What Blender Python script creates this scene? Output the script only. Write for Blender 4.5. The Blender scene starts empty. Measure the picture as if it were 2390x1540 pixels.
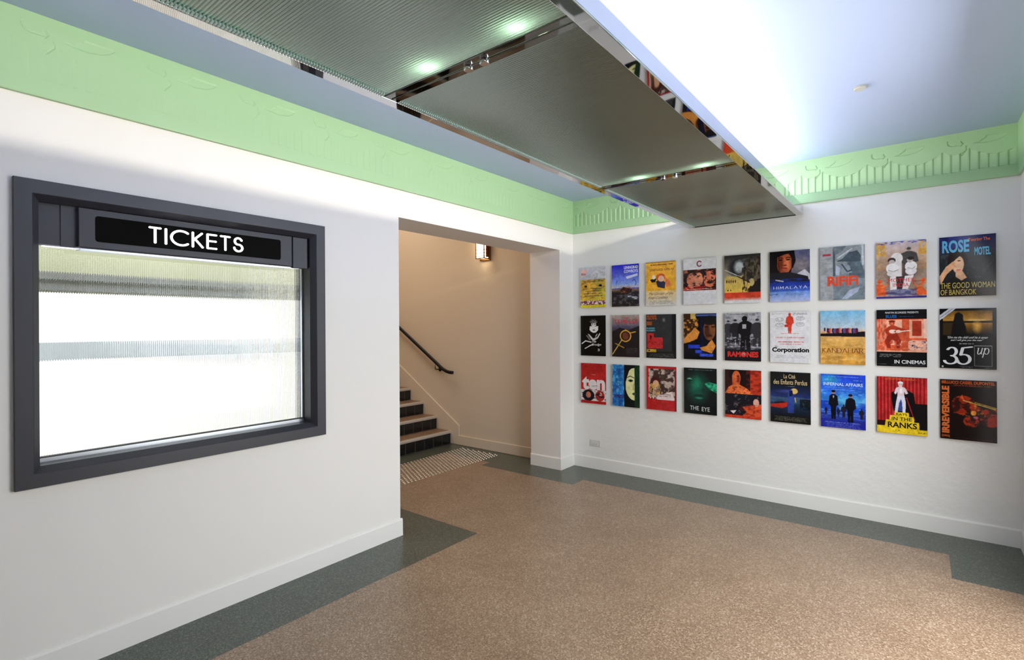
import bpy, math, random
import numpy as np
from mathutils import Vector, Matrix

random.seed(7)
S = bpy.context.scene
C = S.collection
PI = math.pi

# ------------------------------------------------------------------ camera
FPX, CYP, ROLL, YAW = 1211.72, 761.02, -0.00600269, -0.6665289
CAM = Vector((2.9492, -4.8157, 1.5))
fwd = Vector((math.sin(YAW), math.cos(YAW), 0)); rgt = Vector((math.cos(YAW), -math.sin(YAW), 0)); up = Vector((0, 0, 1))
r2 = rgt * math.cos(ROLL) + up * math.sin(ROLL)
u2 = -rgt * math.sin(ROLL) + up * math.cos(ROLL)
cd = bpy.data.cameras.new('camera'); cam = bpy.data.objects.new('camera', cd); C.objects.link(cam)
M = Matrix((r2, u2, -fwd)).transposed().to_4x4(); M.translation = CAM
cam.matrix_world = M
cd.sensor_fit = 'HORIZONTAL'; cd.sensor_width = 36.0
cd.lens = FPX / 2390 * 36.0
cd.shift_y = (CYP - 770.0) / 2390
cd.clip_start = 0.05; cd.clip_end = 100
S.camera = cam

# ------------------------------------------------------------------ look, world, lights
S.view_settings.view_transform = 'Standard'
S.view_settings.look = 'None'
S.view_settings.gamma = 1.0
S.view_settings.use_curve_mapping = False
S.view_settings.exposure = 0.2
S.cycles.use_denoising = True
S.cycles.max_bounces = 10
S.cycles.diffuse_bounces = 6
S.cycles.glossy_bounces = 5
S.cycles.transmission_bounces = 8
S.cycles.sample_clamp_indirect = 8.0
S.cycles.caustics_reflective = False
S.cycles.caustics_refractive = False
W = bpy.data.worlds.new('daylight'); S.world = W; W.use_nodes = True
bg = W.node_tree.nodes['Background']
bg.inputs[0].default_value = (0.93, 0.97, 1.0, 1); bg.inputs[1].default_value = 2.6


def area(name, loc, rot, sx, sy, power, col):
    l = bpy.data.lights.new(name, 'AREA'); l.shape = 'RECTANGLE'; l.size = sx; l.size_y = sy
    l.energy = power; l.color = col
    o = bpy.data.objects.new(name, l); C.objects.link(o); o.location = loc; o.rotation_euler = rot
    return o


# daylight through the glazed street front (right side wall, beside and behind the camera)
area('street_daylight', (3.62, -2.2, 1.42), (0, math.radians(71), 0), 2.1, 1.8, 54, (0.97, 0.985, 1.0))
# added warm fill high in the stairwell, an unseen source
area('landing_fill', (-2.6, -1.3, 3.9), (0, 0, 0), 1.0, 1.0, 32, (1.0, 0.84, 0.68))

# ------------------------------------------------------------------ helpers


def lin(c):
    return tuple(((v / 255) / 12.92 if v / 255 <= 0.04045 else ((v / 255 + 0.055) / 1.055) ** 2.4) for v in c)


def mat(name, col, rough=0.6, metal=0.0, bump=0.0, bscale=40.0, emit=None, estr=0.0, spec=0.5, vary=0.0, vscale=3.0, coat=0.0):
    m = bpy.data.materials.new(name); m.use_nodes = True
    nt = m.node_tree; b = nt.nodes['Principled BSDF']
    b.inputs['Base Color'].default_value = (*lin(col), 1)
    b.inputs['Roughness'].default_value = rough
    b.inputs['Metallic'].default_value = metal
    b.inputs['Specular IOR Level'].default_value = spec
    b.inputs['Coat Weight'].default_value = coat
    tc = nt.nodes.new('ShaderNodeTexCoord')
    if vary:
        n = nt.nodes.new('ShaderNodeTexNoise'); n.inputs['Scale'].default_value = vscale; n.inputs['Detail'].default_value = 6
        nt.links.new(tc.outputs['Object'], n.inputs['Vector'])
        mx = nt.nodes.new('ShaderNodeMix'); mx.data_type = 'RGBA'
        l = lin(col)
        mx.inputs['A'].default_value = (*[v * (1 - vary) for v in l], 1); mx.inputs['B'].default_value = (*[min(1, v * (1 + vary)) for v in l], 1)
        nt.links.new(n.outputs['Fac'], mx.inputs['Factor']); nt.links.new(mx.outputs['Result'], b.inputs['Base Color'])
    if bump:
        n = nt.nodes.new('ShaderNodeTexNoise'); n.inputs['Scale'].default_value = bscale; n.inputs['Detail'].default_value = 4
        nt.links.new(tc.outputs['Object'], n.inputs['Vector'])
        bp = nt.nodes.new('ShaderNodeBump'); bp.inputs['Strength'].default_value = bump; bp.inputs['Distance'].default_value = 0.01
        nt.links.new(n.outputs['Fac'], bp.inputs['Height']); nt.links.new(bp.outputs['Normal'], b.inputs['Normal'])
    if emit:
        b.inputs['Emission Color'].default_value = (*lin(emit), 1); b.inputs['Emission Strength'].default_value = estr
    return m


class MB:
    def __init__(s): s.v = []; s.f = []; s.m = []; s.sm = []

    def add(s, vs, fs, mi=0, smooth=False):
        o = len(s.v); s.v += [tuple(p) for p in vs]
        for f in fs: s.f.append(tuple(i + o for i in f)); s.m.append(mi); s.sm.append(smooth)

    def box(s, x0, y0, z0, x1, y1, z1, mi=0):
        s.add([(x0, y0, z0), (x1, y0, z0), (x1, y1, z0), (x0, y1, z0), (x0, y0, z1), (x1, y0, z1), (x1, y1, z1), (x0, y1, z1)],
              [(0, 3, 2, 1), (4, 5, 6, 7), (0, 1, 5, 4), (1, 2, 6, 5), (2, 3, 7, 6), (3, 0, 4, 7)], mi)

    def cyl(s, a, b, r, n=16, mi=0, r1=None, cap=True):
        a = Vector(a); b = Vector(b); d = (b - a).normalized()
        t = Vector((0, 0, 1)) if abs(d.z) < .9 else Vector((1, 0, 0))
        p = d.cross(t).normalized(); q = d.cross(p); r1 = r if r1 is None else r1
        vs = []
        for c, rr in ((a, r), (b, r1)):
            for i in range(n):
                an = 2 * PI * i / n; vs.append(c + p * math.cos(an) * rr + q * math.sin(an) * rr)
        s.add(vs, [(i, (i + 1) % n, n + (i + 1) % n, n + i) for i in range(n)], mi, True)
        if cap:
            o = len(s.v) - 2 * n
            s.f.append(tuple(o + i for i in reversed(range(n)))); s.m.append(mi); s.sm.append(False)
            s.f.append(tuple(o + n + i for i in range(n))); s.m.append(mi); s.sm.append(False)

    def tube(s, pts, rx, rz=None, n=14, mi=0):
        rz = rz or rx; pts = [Vector(p) for p in pts]; vs = []
        for i, p in enumerate(pts):
            d = (pts[min(i + 1, len(pts) - 1)] - pts[max(i - 1, 0)]).normalized()
            sd = d.cross(Vector((0, 0, 1))).normalized(); uu = sd.cross(d)
            for k in range(n):
                a = 2 * PI * k / n; vs.append(p + sd * math.cos(a) * rx + uu * math.sin(a) * rz)
        fs = []
        for i in range(len(pts) - 1):
            for k in range(n): fs.append((i * n + k, i * n + (k + 1) % n, (i + 1) * n + (k + 1) % n, (i + 1) * n + k))
        s.add(vs, fs, mi, True)
        s.add(vs[:n], [tuple(reversed(range(n)))], mi); s.add(vs[-n:], [tuple(range(n))], mi)

    def prism(s, poly, axis, a, b, mi=0):
        # poly: 2D points on the plane normal to axis, extruded from a to b
        def P(p, w):
            return (w, p[0], p[1]) if axis == 0 else ((p[0], w, p[1]) if axis == 1 else (p[0], p[1], w))
        n = len(poly)
        s.add([P(p, a) for p in poly] + [P(p, b) for p in poly],
              [(i, (i + 1) % n, n + (i + 1) % n, n + i) for i in range(n)] + [tuple(reversed(range(n))), tuple(range(n, 2 * n))], mi)

    def build(s, name, mats, parent=None, bevel=0.0, origin=None, fixn=True):
        me = bpy.data.meshes.new(name)
        vs = s.v
        if origin is not None: vs = [(p[0] - origin[0], p[1] - origin[1], p[2] - origin[2]) for p in vs]
        me.from_pydata(vs, [], s.f); me.validate()
        for m in (mats if isinstance(mats, (list, tuple)) else [mats]): me.materials.append(m)
        if len(me.polygons) == len(s.m):
            me.polygons.foreach_set('material_index', s.m); me.polygons.foreach_set('use_smooth', s.sm)
        if fixn:
            import bmesh
            b = bmesh.new(); b.from_mesh(me); bmesh.ops.recalc_face_normals(b, faces=b.faces); b.to_mesh(me); b.free()
        me.update()
        o = bpy.data.objects.new(name, me); C.objects.link(o)
        if origin is not None and parent is None: o.location = origin
        if parent: o.parent = parent
        if bevel:
            md = o.modifiers.new('bevel', 'BEVEL'); md.width = bevel; md.segments = 2; md.limit_method = 'ANGLE'
        return o


def empty(name, loc):
    o = bpy.data.objects.new(name, None); C.objects.link(o); o.location = loc; o.empty_display_size = .1
    return o


def tag(o, label=None, cat=None, group=None, kind=None):
    if label: o['label'] = label
    if cat: o['category'] = cat
    if group: o['group'] = group
    if kind: o['kind'] = kind
    return o


def st(o, label=None, cat=None): return tag(o, label, cat, kind='structure')


# ------------------------------------------------------------------ materials
m_wall = mat('painted_plaster_white', (236, 233, 228), .65, bump=.25, bscale=7, vary=.012, vscale=2)
m_far = mat('painted_plaster_far_wall', (234, 233, 229), .6, bump=.45, bscale=15, vary=.012, vscale=2)
m_base = mat('painted_skirting', (234, 232, 227), .6, bump=.2, bscale=7)
m_ceil = mat('ceiling_lilac_paint', (182, 197, 232), .6)
m_green = mat('frieze_green_paint', (164, 199, 154), .5)
m_stairwall = mat('stair_plaster_cream', (220, 205, 184), .6, bump=.1, bscale=8)
m_frame = mat('charcoal_painted_frame', (50, 50, 57), .45, bump=.04, bscale=25)
m_fascia = mat('charcoal_fascia', (48, 48, 55), .5)
m_black = mat('black_sign_face', (9, 9, 8), .7, spec=.05)
m_letter = mat('lit_letters', (255, 255, 255), .4, emit=(255, 255, 255), estr=1.5)
m_alu = mat('satin_aluminium', (200, 204, 208), .3, metal=.9)
m_rubber = mat('black_gasket', (15, 15, 16), .6)
m_rail = mat('black_handrail', (20, 16, 20), .5, spec=.3)
m_tile = mat('black_riser_tile', (14, 14, 17), .18)
m_grout = mat('grey_grout', (112, 112, 108), .8)
m_nosing = mat('terrazzo_nosing', (180, 168, 154), .5, vary=.12, vscale=120)
m_bronze = mat('bronze_sconce', (128, 92, 52), .35, metal=.7)
m_white_plastic = mat('white_plastic', (214, 214, 210), .35)
m_tray = mat('white_tray', (225, 225, 225), .5)
m_booth = mat('booth_olive_wall', (188, 190, 165), .7)
m_dark = mat('dark_header', (120, 122, 125), .6)
m_tube = mat('fluorescent_tube', (255, 255, 255), .4, emit=(242, 247, 255), estr=12)
m_fill_tube = mat('added_fill_tube', (255, 255, 255), .4, emit=(255, 246, 230), estr=78)  # second tube row, added to brighten the left ceiling and upper wall
m_bulb = mat('lamp_bulb', (255, 255, 255), .4, emit=(225, 255, 225), estr=260)
m_strip = mat('lamp_strip', (255, 255, 255), .4, emit=(235, 255, 235), estr=14)
m_estrip = mat('edge_lamp_strip', (255, 255, 255), .4, emit=(190, 255, 240), estr=9)
m_opal = mat('opal_glass', (255, 245, 225), .4, emit=(255, 226, 180), estr=7.0)

m_chrome = bpy.data.materials.new('polished_chrome'); m_chrome.use_nodes = True
nt = m_chrome.node_tree; b = nt.nodes['Principled BSDF']
b.inputs['Base Color'].default_value = (.70, .71, .74, 1); b.inputs['Metallic'].default_value = 1; b.inputs['Roughness'].default_value = .03
tc = nt.nodes.new('ShaderNodeTexCoord'); n = nt.nodes.new('ShaderNodeTexNoise'); n.inputs['Scale'].default_value = 2.2; n.inputs['Detail'].default_value = 1
bu = nt.nodes.new('ShaderNodeBump'); bu.inputs['Strength'].default_value = .35; bu.inputs['Distance'].default_value = .02
nt.links.new(tc.outputs['Object'], n.inputs['Vector']); nt.links.new(n.outputs['Fac'], bu.inputs['Height']); nt.links.new(bu.outputs['Normal'], b.inputs['Normal'])

m_chrome_refl = m_chrome.copy(); m_chrome_refl.name = 'chrome_dark_reflection'; m_chrome_refl.node_tree.nodes['Principled BSDF'].inputs['Base Color'].default_value = (.22, .22, .21, 1)  # chrome copy darkened: dark reflections put into the base colour


def terrazzo(name, base, chips, dark, rough):
    m = bpy.data.materials.new(name); m.use_nodes = True
    nt = m.node_tree; b = nt.nodes['Principled BSDF']; L = nt.links.new
    tc = nt.nodes.new('ShaderNodeTexCoord')
    v = nt.nodes.new('ShaderNodeTexVoronoi'); v.inputs['Scale'].default_value = 190
    v2 = nt.nodes.new('ShaderNodeTexVoronoi'); v2.inputs['Scale'].default_value = 150
    n = nt.nodes.new('ShaderNodeTexNoise'); n.inputs['Scale'].default_value = 3.2; n.inputs['Detail'].default_value = 8
    for q in (v, v2, n): L(tc.outputs['Object'], q.inputs['Vector'])
    sp = nt.nodes.new('ShaderNodeSeparateColor'); L(v.outputs['Color'], sp.inputs[0])
    r = nt.nodes.new('ShaderNodeValToRGB'); r.color_ramp.interpolation = 'LINEAR'
    e = r.color_ramp.elements; e[0].position = 0; e[0].color = (*lin(dark), 1); e[1].position = 1; e[1].color = (*lin(chips), 1)
    for p in (.28, .72): q = e.new(p); q.color = (*lin(base), 1)
    L(sp.outputs[0], r.inputs['Fac'])
    sp2 = nt.nodes.new('ShaderNodeSeparateColor'); L(v2.outputs['Color'], sp2.inputs[0])
    r2 = nt.nodes.new('ShaderNodeValToRGB'); r2.color_ramp.elements[0].position = .9; r2.color_ramp.elements[1].position = .97
    L(sp2.outputs[1], r2.inputs['Fac'])
    mx = nt.nodes.new('ShaderNodeMix'); mx.data_type = 'RGBA'
    L(r2.outputs['Color'], mx.inputs['Factor']); L(r.outputs['Color'], mx.inputs['A']); mx.inputs['B'].default_value = (*lin(chips), 1)
    mm = nt.nodes.new('ShaderNodeMix'); mm.data_type = 'RGBA'; mm.blend_type = 'MULTIPLY'; mm.inputs['Factor'].default_value = 1
    r3 = nt.nodes.new('ShaderNodeValToRGB'); r3.color_ramp.elements[0].position = .3; r3.color_ramp.elements[0].color = (.84, .82, .8, 1); r3.color_ramp.elements[1].position = .7
    L(n.outputs['Fac'], r3.inputs['Fac']); L(mx.outputs['Result'], mm.inputs['A']); L(r3.outputs['Color'], mm.inputs['B'])
    L(mm.outputs['Result'], b.inputs['Base Color'])
    b.inputs['Roughness'].default_value = rough; b.inputs['Specular IOR Level'].default_value = .5
    return m


m_brown = terrazzo('brown_terrazzo', (151, 125, 101), (190, 169, 145), (114, 90, 68), .36)
m_grn = terrazzo('green_terrazzo', (74, 82, 72), (112, 118, 106), (44, 50, 44), .3)
m_tread = terrazzo('tread_terrazzo', (136, 108, 82), (172, 150, 124), (100, 76, 56), .45)

# reeded glass of the booth window (clear, refracting)
m_reed = bpy.data.materials.new('reeded_clear_glass'); m_reed.use_nodes = True
b = m_reed.node_tree.nodes['Principled BSDF']
b.inputs['Base Color'].default_value = (.93, .97, .96, 1); b.inputs['Roughness'].default_value = .0
b.inputs['Transmission Weight'].default_value = 1; b.inputs['IOR'].default_value = 1.42

# reeded grey glass of the canopy: dark, glossy and slightly translucent
m_cgl = bpy.data.materials.new('reeded_grey_glass'); m_cgl.use_nodes = True
nt = m_cgl.node_tree; nt.nodes.clear(); L = nt.links.new
out = nt.nodes.new('ShaderNodeOutputMaterial')
gl = nt.nodes.new('ShaderNodeBsdfGlossy'); gl.inputs['Color'].default_value = (.70, .79, .73, 1); gl.inputs['Roughness'].default_value = .2
tr = nt.nodes.new('ShaderNodeBsdfTranslucent'); tr.inputs['Color'].default_value = (.36, .46, .38, 1)
df = nt.nodes.new('ShaderNodeBsdfDiffuse'); df.inputs['Color'].default_value = (.11, .14, .125, 1)
m1 = nt.nodes.new('ShaderNodeMixShader'); m1.inputs[0].default_value = .5
m2 = nt.nodes.new('ShaderNodeMixShader'); m2.inputs[0].default_value = .7
L(tr.outputs[0], m1.inputs[1]); L(df.outputs[0], m1.inputs[2]); L(m1.outputs[0], m2.inputs[1]); L(gl.outputs[0], m2.inputs[2]); L(m2.outputs[0], out.inputs[0])
m_gedge = mat('glass_edge_lit_teal', (200, 224, 220), .15, spec=.8)  # pale teal colour stands for lamp light piped through the glass edge

m_print = bpy.data.materials.new('printed_poster_face'); m_print.use_nodes = True
nt = m_print.node_tree; b = nt.nodes['Principled BSDF']
a = nt.nodes.new('ShaderNodeVertexColor'); a.layer_name = 'ink'
nt.links.new(a.outputs['Color'], b.inputs['Base Color']); b.inputs['Roughness'].default_value = .12; b.inputs['Specular IOR Level'].default_value = .16
m_board = mat('poster_board_edge', (200, 202, 206), .4)
m_steel = mat('stainless_stud', (205, 200, 190), .25, metal=.85)

# ------------------------------------------------------------------ setting
ZC = 2.833; XR = 3.48; YB = -6.5
FX0, FX1 = -0.38, 0.0     # thick doorway wall
DY0, DY1, DZ = -2.38, -0.26, 2.289
WY0, WY1, WZ0, WZ1 = -4.345, -3.045, .895, 2.07     # booth opening

# floor : one mesh, cells coloured brown / green along the inlay lines
xs = [-5.25, -2.0, -1.48, -.79, .362, .42, 3.088, 5.2]
ys = [-8, -2.018, -.82, -.616, -.47, -.42, .3]


def green(x, y):
    if y < -2.018: return x < .42 and x > -1.2
    if x < -1.48: return True
    if x < -.79: return y > -.47
    if x < .362: return y > -.616
    if x < 3.088: return y > -.42
    return y > -.82


f = MB()
for i in range(len(xs) - 1):
    for j in range(len(ys) - 1):
        g = green((xs[i] + xs[i + 1]) / 2, (ys[j] + ys[j + 1]) / 2)
        f.add([(xs[i], ys[j], 0), (xs[i + 1], ys[j], 0), (xs[i + 1], ys[j + 1], 0), (xs[i], ys[j + 1], 0)], [(0, 1, 2, 3)], 1 if g else 0)
f.box(-5.2, -8, -.12, 5.2, .3, -.01, 0)
st(f.build('floor', [m_brown, m_grn], fixn=False))
g_ = MB(); g_.box(5.2, -20, -.1, 30, 15, -.02); st(g_.build('floor_pavement', mat('grey_pavement', (96, 96, 94), .8, vary=.1)))
g_ = MB(); g_.box(-30, -20, -.1, -1.27, -2.56, -.02); st(g_.build('floor_courtyard', mat('pale_paving', (226, 228, 230), .8)))

c = MB(); c.box(-.15, YB - .2, ZC, XR + .2, .2, ZC + .12)
st(c.build('ceiling', m_ceil))

w = MB()
w.box(FX0, DY1, 0, FX1, 0.2, ZC)                # pier right of the doorway
w.box(FX0, DY0, DZ, FX1, DY1, ZC)               # over the doorway
w.box(FX0, -2.70, 0, FX1, DY0, ZC)              # left pier
w.box(-.16, WY1, 0, 0, -2.70, ZC)
w.box(-.16, WY0, 0, 0, WY1, WZ0)
w.box(-.16, WY0, WZ1, 0, WY1, ZC)
w.box(-.16, YB, 0, 0, WY0, ZC)
st(w.build('wall_left', m_wall))
w = MB(); w.box(0, 0, 0, XR + .15, .2, ZC); st(w.build('wall_far', m_far))
w = MB()
w.box(XR, -1.1, 0, XR + .15, 0, ZC); w.box(XR, -3.15, 2.5, XR + .15, -1.1, ZC); w.box(XR, YB, 0, XR + .15, -3.15, ZC)
w.box(XR, -3.15, 0, XR + .15, -1.1, .12)
st(w.build('wall_right', m_wall))
w = MB(); w.box(-.16, YB - .15, 0, XR + .15, YB, ZC)
st(w.build('wall_back', m_wall))

# stairwell and booth shells
w = MB()
w.box(-5.2, -.05, 0, FX0, .2, 4.1); st(w.build('wall_stair', m_stairwall))
w = MB(); w.box(-5.2, -2.46, 0, FX0, -2.38, 4.1)
st(w.build('wall_stair_partition', m_stairwall))
w = MB(); w.box(-5.3, -2.46, 0, -5.2, .2, 4.1); st(w.build('wall_stair_end', m_stairwall))
w = MB(); w.box(FX0, -2.46, ZC, FX0 + .12, .2, 4.1); st(w.build('wall_stair_upper', m_stairwall))
w = MB(); w.box(-5.3, -2.46, 4.1, FX0 + .12, .2, 4.2); st(w.build('ceiling_stair', m_stairwall))
w = MB()
w.box(-1.26, -5.6, 1.725, -1.20, -2.46, 2.6, 0)
w.box(-1.26, -5.6, 0, -1.20, -2.46, .35, 0)
w.box(-1.26, -5.7, 0, -.16, -5.6, 2.6, 0)
w.box(-1.26, -5.7, 2.6, -.16, -2.46, 2.65, 0)
w.box(-1.20, -5.6, 1.735, -1.17, -2.47, 1.775, 1)
w.box(-1.20, -5.6, 1.80, -1.15, -2.47, 1.845, 1)
st(w.build('wall_booth', [m_booth, m_dark]))
w = MB(); w.box(-6.5, -2.50, -.05, FX0, -2.461, 4.1); st(w.build('wall_booth_side', m_wall))
w = MB(); w.box(-3.2, -14, 1.22, -3.0, -2.5, 1.38); w.box(-3.0, -2.56, 1.24, -1.27, -2.5, 1.36); st(w.build('added_band_outside', mat('pale_grey_band', (182, 188, 198), .8)))  # made-up strip outside, gives the faint grey band in the ticket glass
area('booth_fill', (-.65, -3.7, 2.55), (0, 0, 0), .5, 1.8, 16, (1.0, 1.0, .93))  # added fill, brightens the booth interior behind the glass


def skirt(name, segs):
    s = MB()
    for ax, a, b, base, sg in segs:
        # profile in (depth, z)
        pr = [(0, 0), (.013 * sg, 0), (.011 * sg, .112), (.008 * sg, .119), (.003 * sg, .122), (0, .122)]
        if ax == 'y': s.prism([(base + p, z) for p, z in pr], 1, a, b)      # runs along y, sticks out in x
        else: s.prism([(base + p, z) for p, z in pr], 0, a, b)              # runs along x, sticks out in y
    return st(s.build(name, m_base))


skirt('baseboard_left', [('y', YB, DY0 + .013, 0, 1), ('x', FX0, 0, DY0, 1)])
skirt('baseboard_pier', [('y', DY1 - .013, -.0, 0, 1), ('x', FX0, 0, DY1, -1)])
skirt('baseboard_far', [('x', 0, XR, 0, -1)])
skirt('baseboard_right', [('y', -1.1, 0, XR, -1)])

# ---- frieze with moulded relief
PER = .4415
pl_scroll = [(.030, 2.785), (.030, 2.768), (.039, 2.755), (.056, 2.748), (.070, 2.749), (.096, 2.748)]
pl_scroll2 = [(.102, 2.774), (.112, 2.757), (.101, 2.742)]
pl_scroll3 = [(.128, 2.735), (.132, 2.710), (.106, 2.676)]
wing = [(.157, 2.750), (.195, 2.753), (.226, 2.774), (.232, 2.787), (.354, 2.786), (.332, 2.762), (.299, 2.745), (.246, 2.735), (.185, 2.741), (.157, 2.748)]


def segd(T, Z, pts):
    d = np.full(T.shape, 9.)
    for (a, b), (c, e) in zip(pts[:-1], pts[1:]):
        L2 = (c - a) ** 2 + (e - b) ** 2
        k = np.clip(((T - a) * (c - a) + (Z - b) * (e - b)) / L2, 0, 1)
        d = np.minimum(d, np.hypot(T - a - k * (c - a), Z - b - k * (e - b)))
    return d


def inside(T, Z, pts):
    r = np.zeros(T.shape, bool); n = len(pts)
    for i in range(n):
        x1, y1 = pts[i]; x2, y2 = pts[(i + 1) % n]
        cnd = ((y1 > Z) != (y2 > Z)) & (T < (x2 - x1) * (Z - y1) / (y2 - y1 + 1e-12) + x1)
        r ^= cnd
    return r


def relief(T, Z, amp, famp):
    T = np.mod(T, PER)
    # upper edge of the fluting: short swag under the scroll, long one under the wing
    k1 = T / .144; top = 2.716 - .034 * 4 * k1 * (1 - k1)
    k2 = (T - .144) / (PER - .144); top = np.where(T > .144, 2.716 - .062 * 4 * k2 * (1 - k2), top)
    zb = 2.563
    fl = PER / 9
    ph = np.mod(T, fl) / fl
    flute = .0065 * (ph ** .8) * (1 - np.exp(-(1 - ph) * 14))          # saw-tooth reeds
    infl = (Z > zb) & (Z < top)
    h = np.where(infl, (-.0045 + flute) * famp, .0)
    wi = inside(T, Z, wing)
    dw = segd(T, Z, wing)
    h = np.where(wi, -.004 * np.clip(dw / .004, 0, 1), h)
    for c_, wd in ((pl_scroll, .0028), (pl_scroll2, .0028), (pl_scroll3, .0028)):
        d = segd(T, Z, c_); h = h - .004 * np.exp(-(d / wd) ** 2) * (~infl | (d < wd * 2))
    return h * amp


def frieze(name, axis, a, b, t0, sgn, amp, famp=1.0, depth=.02):
    step = .0045; n = int(abs(b - a) / step); zz = np.concatenate([np.arange(2.492, ZC + .0, .0038), [ZC]]); k = len(zz)
    s_ = np.linspace(a, b, n + 1); T, Z = np.meshgrid(s_, zz, indexing='ij')
    Hh = depth + relief((T - t0), Z, amp, famp)
    edge = (np.abs(T - a) < .012) | (np.abs(T - b) < .004); Hh = np.where(edge, depth, Hh)
    me = bpy.data.meshes.new(name)
    if axis == 'y': V = np.stack([sgn * Hh, T, Z], -1)
    else: V = np.stack([T, sgn * Hh, Z], -1)
    V = V.reshape(-1, 3)
    # bottom return and back edge
    if axis == 'y': lo = np.stack([np.full(n + 1, 0.), s_, np.full(n + 1, 2.486)], -1); lo2 = np.stack([np.full(n + 1, sgn * (depth - .002)), s_, np.full(n + 1, 2.486)], -1)
    else: lo = np.stack([s_, np.full(n + 1, 0.), np.full(n + 1, 2.486)], -1); lo2 = np.stack([s_, np.full(n + 1, sgn * (depth - .002)), np.full(n + 1, 2.486)], -1)
    base = len(V); V = np.concatenate([V, lo2, lo])
    idx = np.arange((n + 1) * k).reshape(n + 1, k)
    q = np.stack([idx[:-1, :-1], idx[1:, :-1], idx[1:, 1:], idx[:-1, 1:]], -1).reshape(-1, 4)
    a1 = base + np.arange(n + 1); a0 = a1 + n + 1
    q2 = np.stack([a1[:-1], a1[1:], idx[1:, 0], idx[:-1, 0]], -1); q3 = np.stack([a0[:-1], a0[1:], a1[1:], a1[:-1]], -1)
    F = np.concatenate([q, q2, q3])
    me.from_pydata((V).tolist(), [], F.tolist())
    me.materials.append(m_green); me.update()
    o = bpy.data.objects.new(name, me); C.objects.link(o)
    return st(o)


frieze('trim_1', 'y', YB, 0, -4.404, 1, .6, .4)
fo = frieze('trim_2', 'x', .018, XR - .012, 3.078, -1, 1.6)
tr3 = MB(); tr3.box(XR - .015, YB, 2.486, XR, 0, ZC); st(tr3.build('trim_3', m_green))

# ------------------------------------------------------------------ ticket window


def ring(mb, prof, y0, y1, z0, z1, mi=0):
    # profile (inset, x) swept round the rectangle y0..y1, z0..z1 with mitred corners
    vs = []
    for (d, x) in prof: vs += [(x, y0 + d, z0 + d), (x, y1 - d, z0 + d), (x, y1 - d, z1 - d), (x, y0 + d, z1 - d)]
    fs = []
    for i in range(len(prof) - 1):
        for k in range(4): fs.append((i * 4 + k, i * 4 + (k + 1) % 4, i * 4 + 4 + (k + 1) % 4, i * 4 + 4 + k))
    mb.add(vs, fs, mi)


F_ = MB(); ring(F_, [(0, 0), (0, .022), (.002, .024), (.058, .024), (.061, .021), (.084, -.012), (.084, -.155), (.06, -.155), (.06, 0)], -4.405, -2.983, .830, 2.131)
win = st(F_.build('window_1', m_frame), 'charcoal framed ticket booth window with reeded glass under the sign', 'window')
g = MB(); pitch = .009; y0, y1 = -4.321, -3.067; z0, z1 = .934, 1.90
nr = int((y1 - y0) / pitch); seg = 8; cols = []
for i in range(nr * seg + 1):
    y = y0 + i * pitch / seg; cols.append((y, -.101 + .002 * abs(math.sin(PI * (i % seg) / seg + (0 if i % seg else 0)))))
n = len(cols)
g.add([(x, y, z) for y, x in cols for z in (z0, z1)], [(2 * i, 2 * i + 2, 2 * i + 3, 2 * i + 1) for i in range(n - 1)], 0, False)
xb = -.107; ya, yb = cols[0][0], cols[-1][0]
g.add([(xb, ya, z0), (xb, yb, z0), (xb, yb, z1), (xb, ya, z1)], [(3, 2, 1, 0)], 0)
# rims so that the pane is closed
top = []; o_ = len(g.v)
for zz_, nm in ((z0, 0), (z1, 1)):
    vs = [(x, y, zz_) for y, x in cols] + [(xb, yb, zz_), (xb, ya, zz_)]
    g.add(vs, [tuple(range(len(vs))) if nm else tuple(reversed(range(len(vs))))], 0)
g.add([(cols[0][1], ya, z0), (cols[0][1], ya, z1), (xb, ya, z1), (xb, ya, z0)], [(0, 1, 2, 3)], 0)
g.add([(cols[-1][1], yb, z0), (cols[-1][1], yb, z1), (xb, yb, z1), (xb, yb, z0)], [(3, 2, 1, 0)], 0)
import bmesh
go = g.build('glass_pane', m_reed, win)
bm = bmesh.new(); bm.from_mesh(go.data); bmesh.ops.remove_doubles(bm, verts=bm.verts, dist=1e-6); bmesh.ops.recalc_face_normals(bm, faces=bm.faces); bm.to_mesh(go.data); bm.free()
g = MB(); g.box(-.118, -4.321, .914, -.088, -3.067, .932)
g.build('glazing_channel', m_alu, win)
g = MB(); g.box(-.119, -4.321, .932, -.087, -3.067, .936)
g.build('gasket', m_rubber, win)
g = MB(); g.box(-.112, -3.075, .936, -.094, -3.067, 1.90); g.build('side_channel', m_alu, win)

sg = empty('ticket_sign', (-.02, -3.69, 1.95))
tag(sg, 'long charcoal sign box reading TICKETS in lit white letters above the booth glass', 'sign')
SO = (-.02, -3.69, 1.95)
q = MB(); q.box(-.09, -4.321, 1.868, -.035, -3.067, 2.047)
q.box(-.035, -4.245, 1.864, -.030, -4.195, 2.047)
q.build('fascia_board', m_fascia, sg, origin=SO)
q = MB(); q.box(-.034, -4.188, 1.866, -.006, -3.185, 2.044); q.box(-.034, -3.178, 1.858, -.008, -3.085, 2.044)
q.build('sign_housing', m_fascia, sg, bevel=.003, origin=SO)


def rrect(y0, z0, y1, z1, r, n=5):
    p = []
    for cy, cz, a0 in ((y1 - r, z1 - r, 0), (y0 + r, z1 - r, 90), (y0 + r, z0 + r, 180), (y1 - r, z0 + r, 270)):
        for i in range(n + 1):
            a = math.radians(a0 + 90 * i / n); p.append((cy + r * math.cos(a), cz + r * math.sin(a)))
    return p


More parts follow.
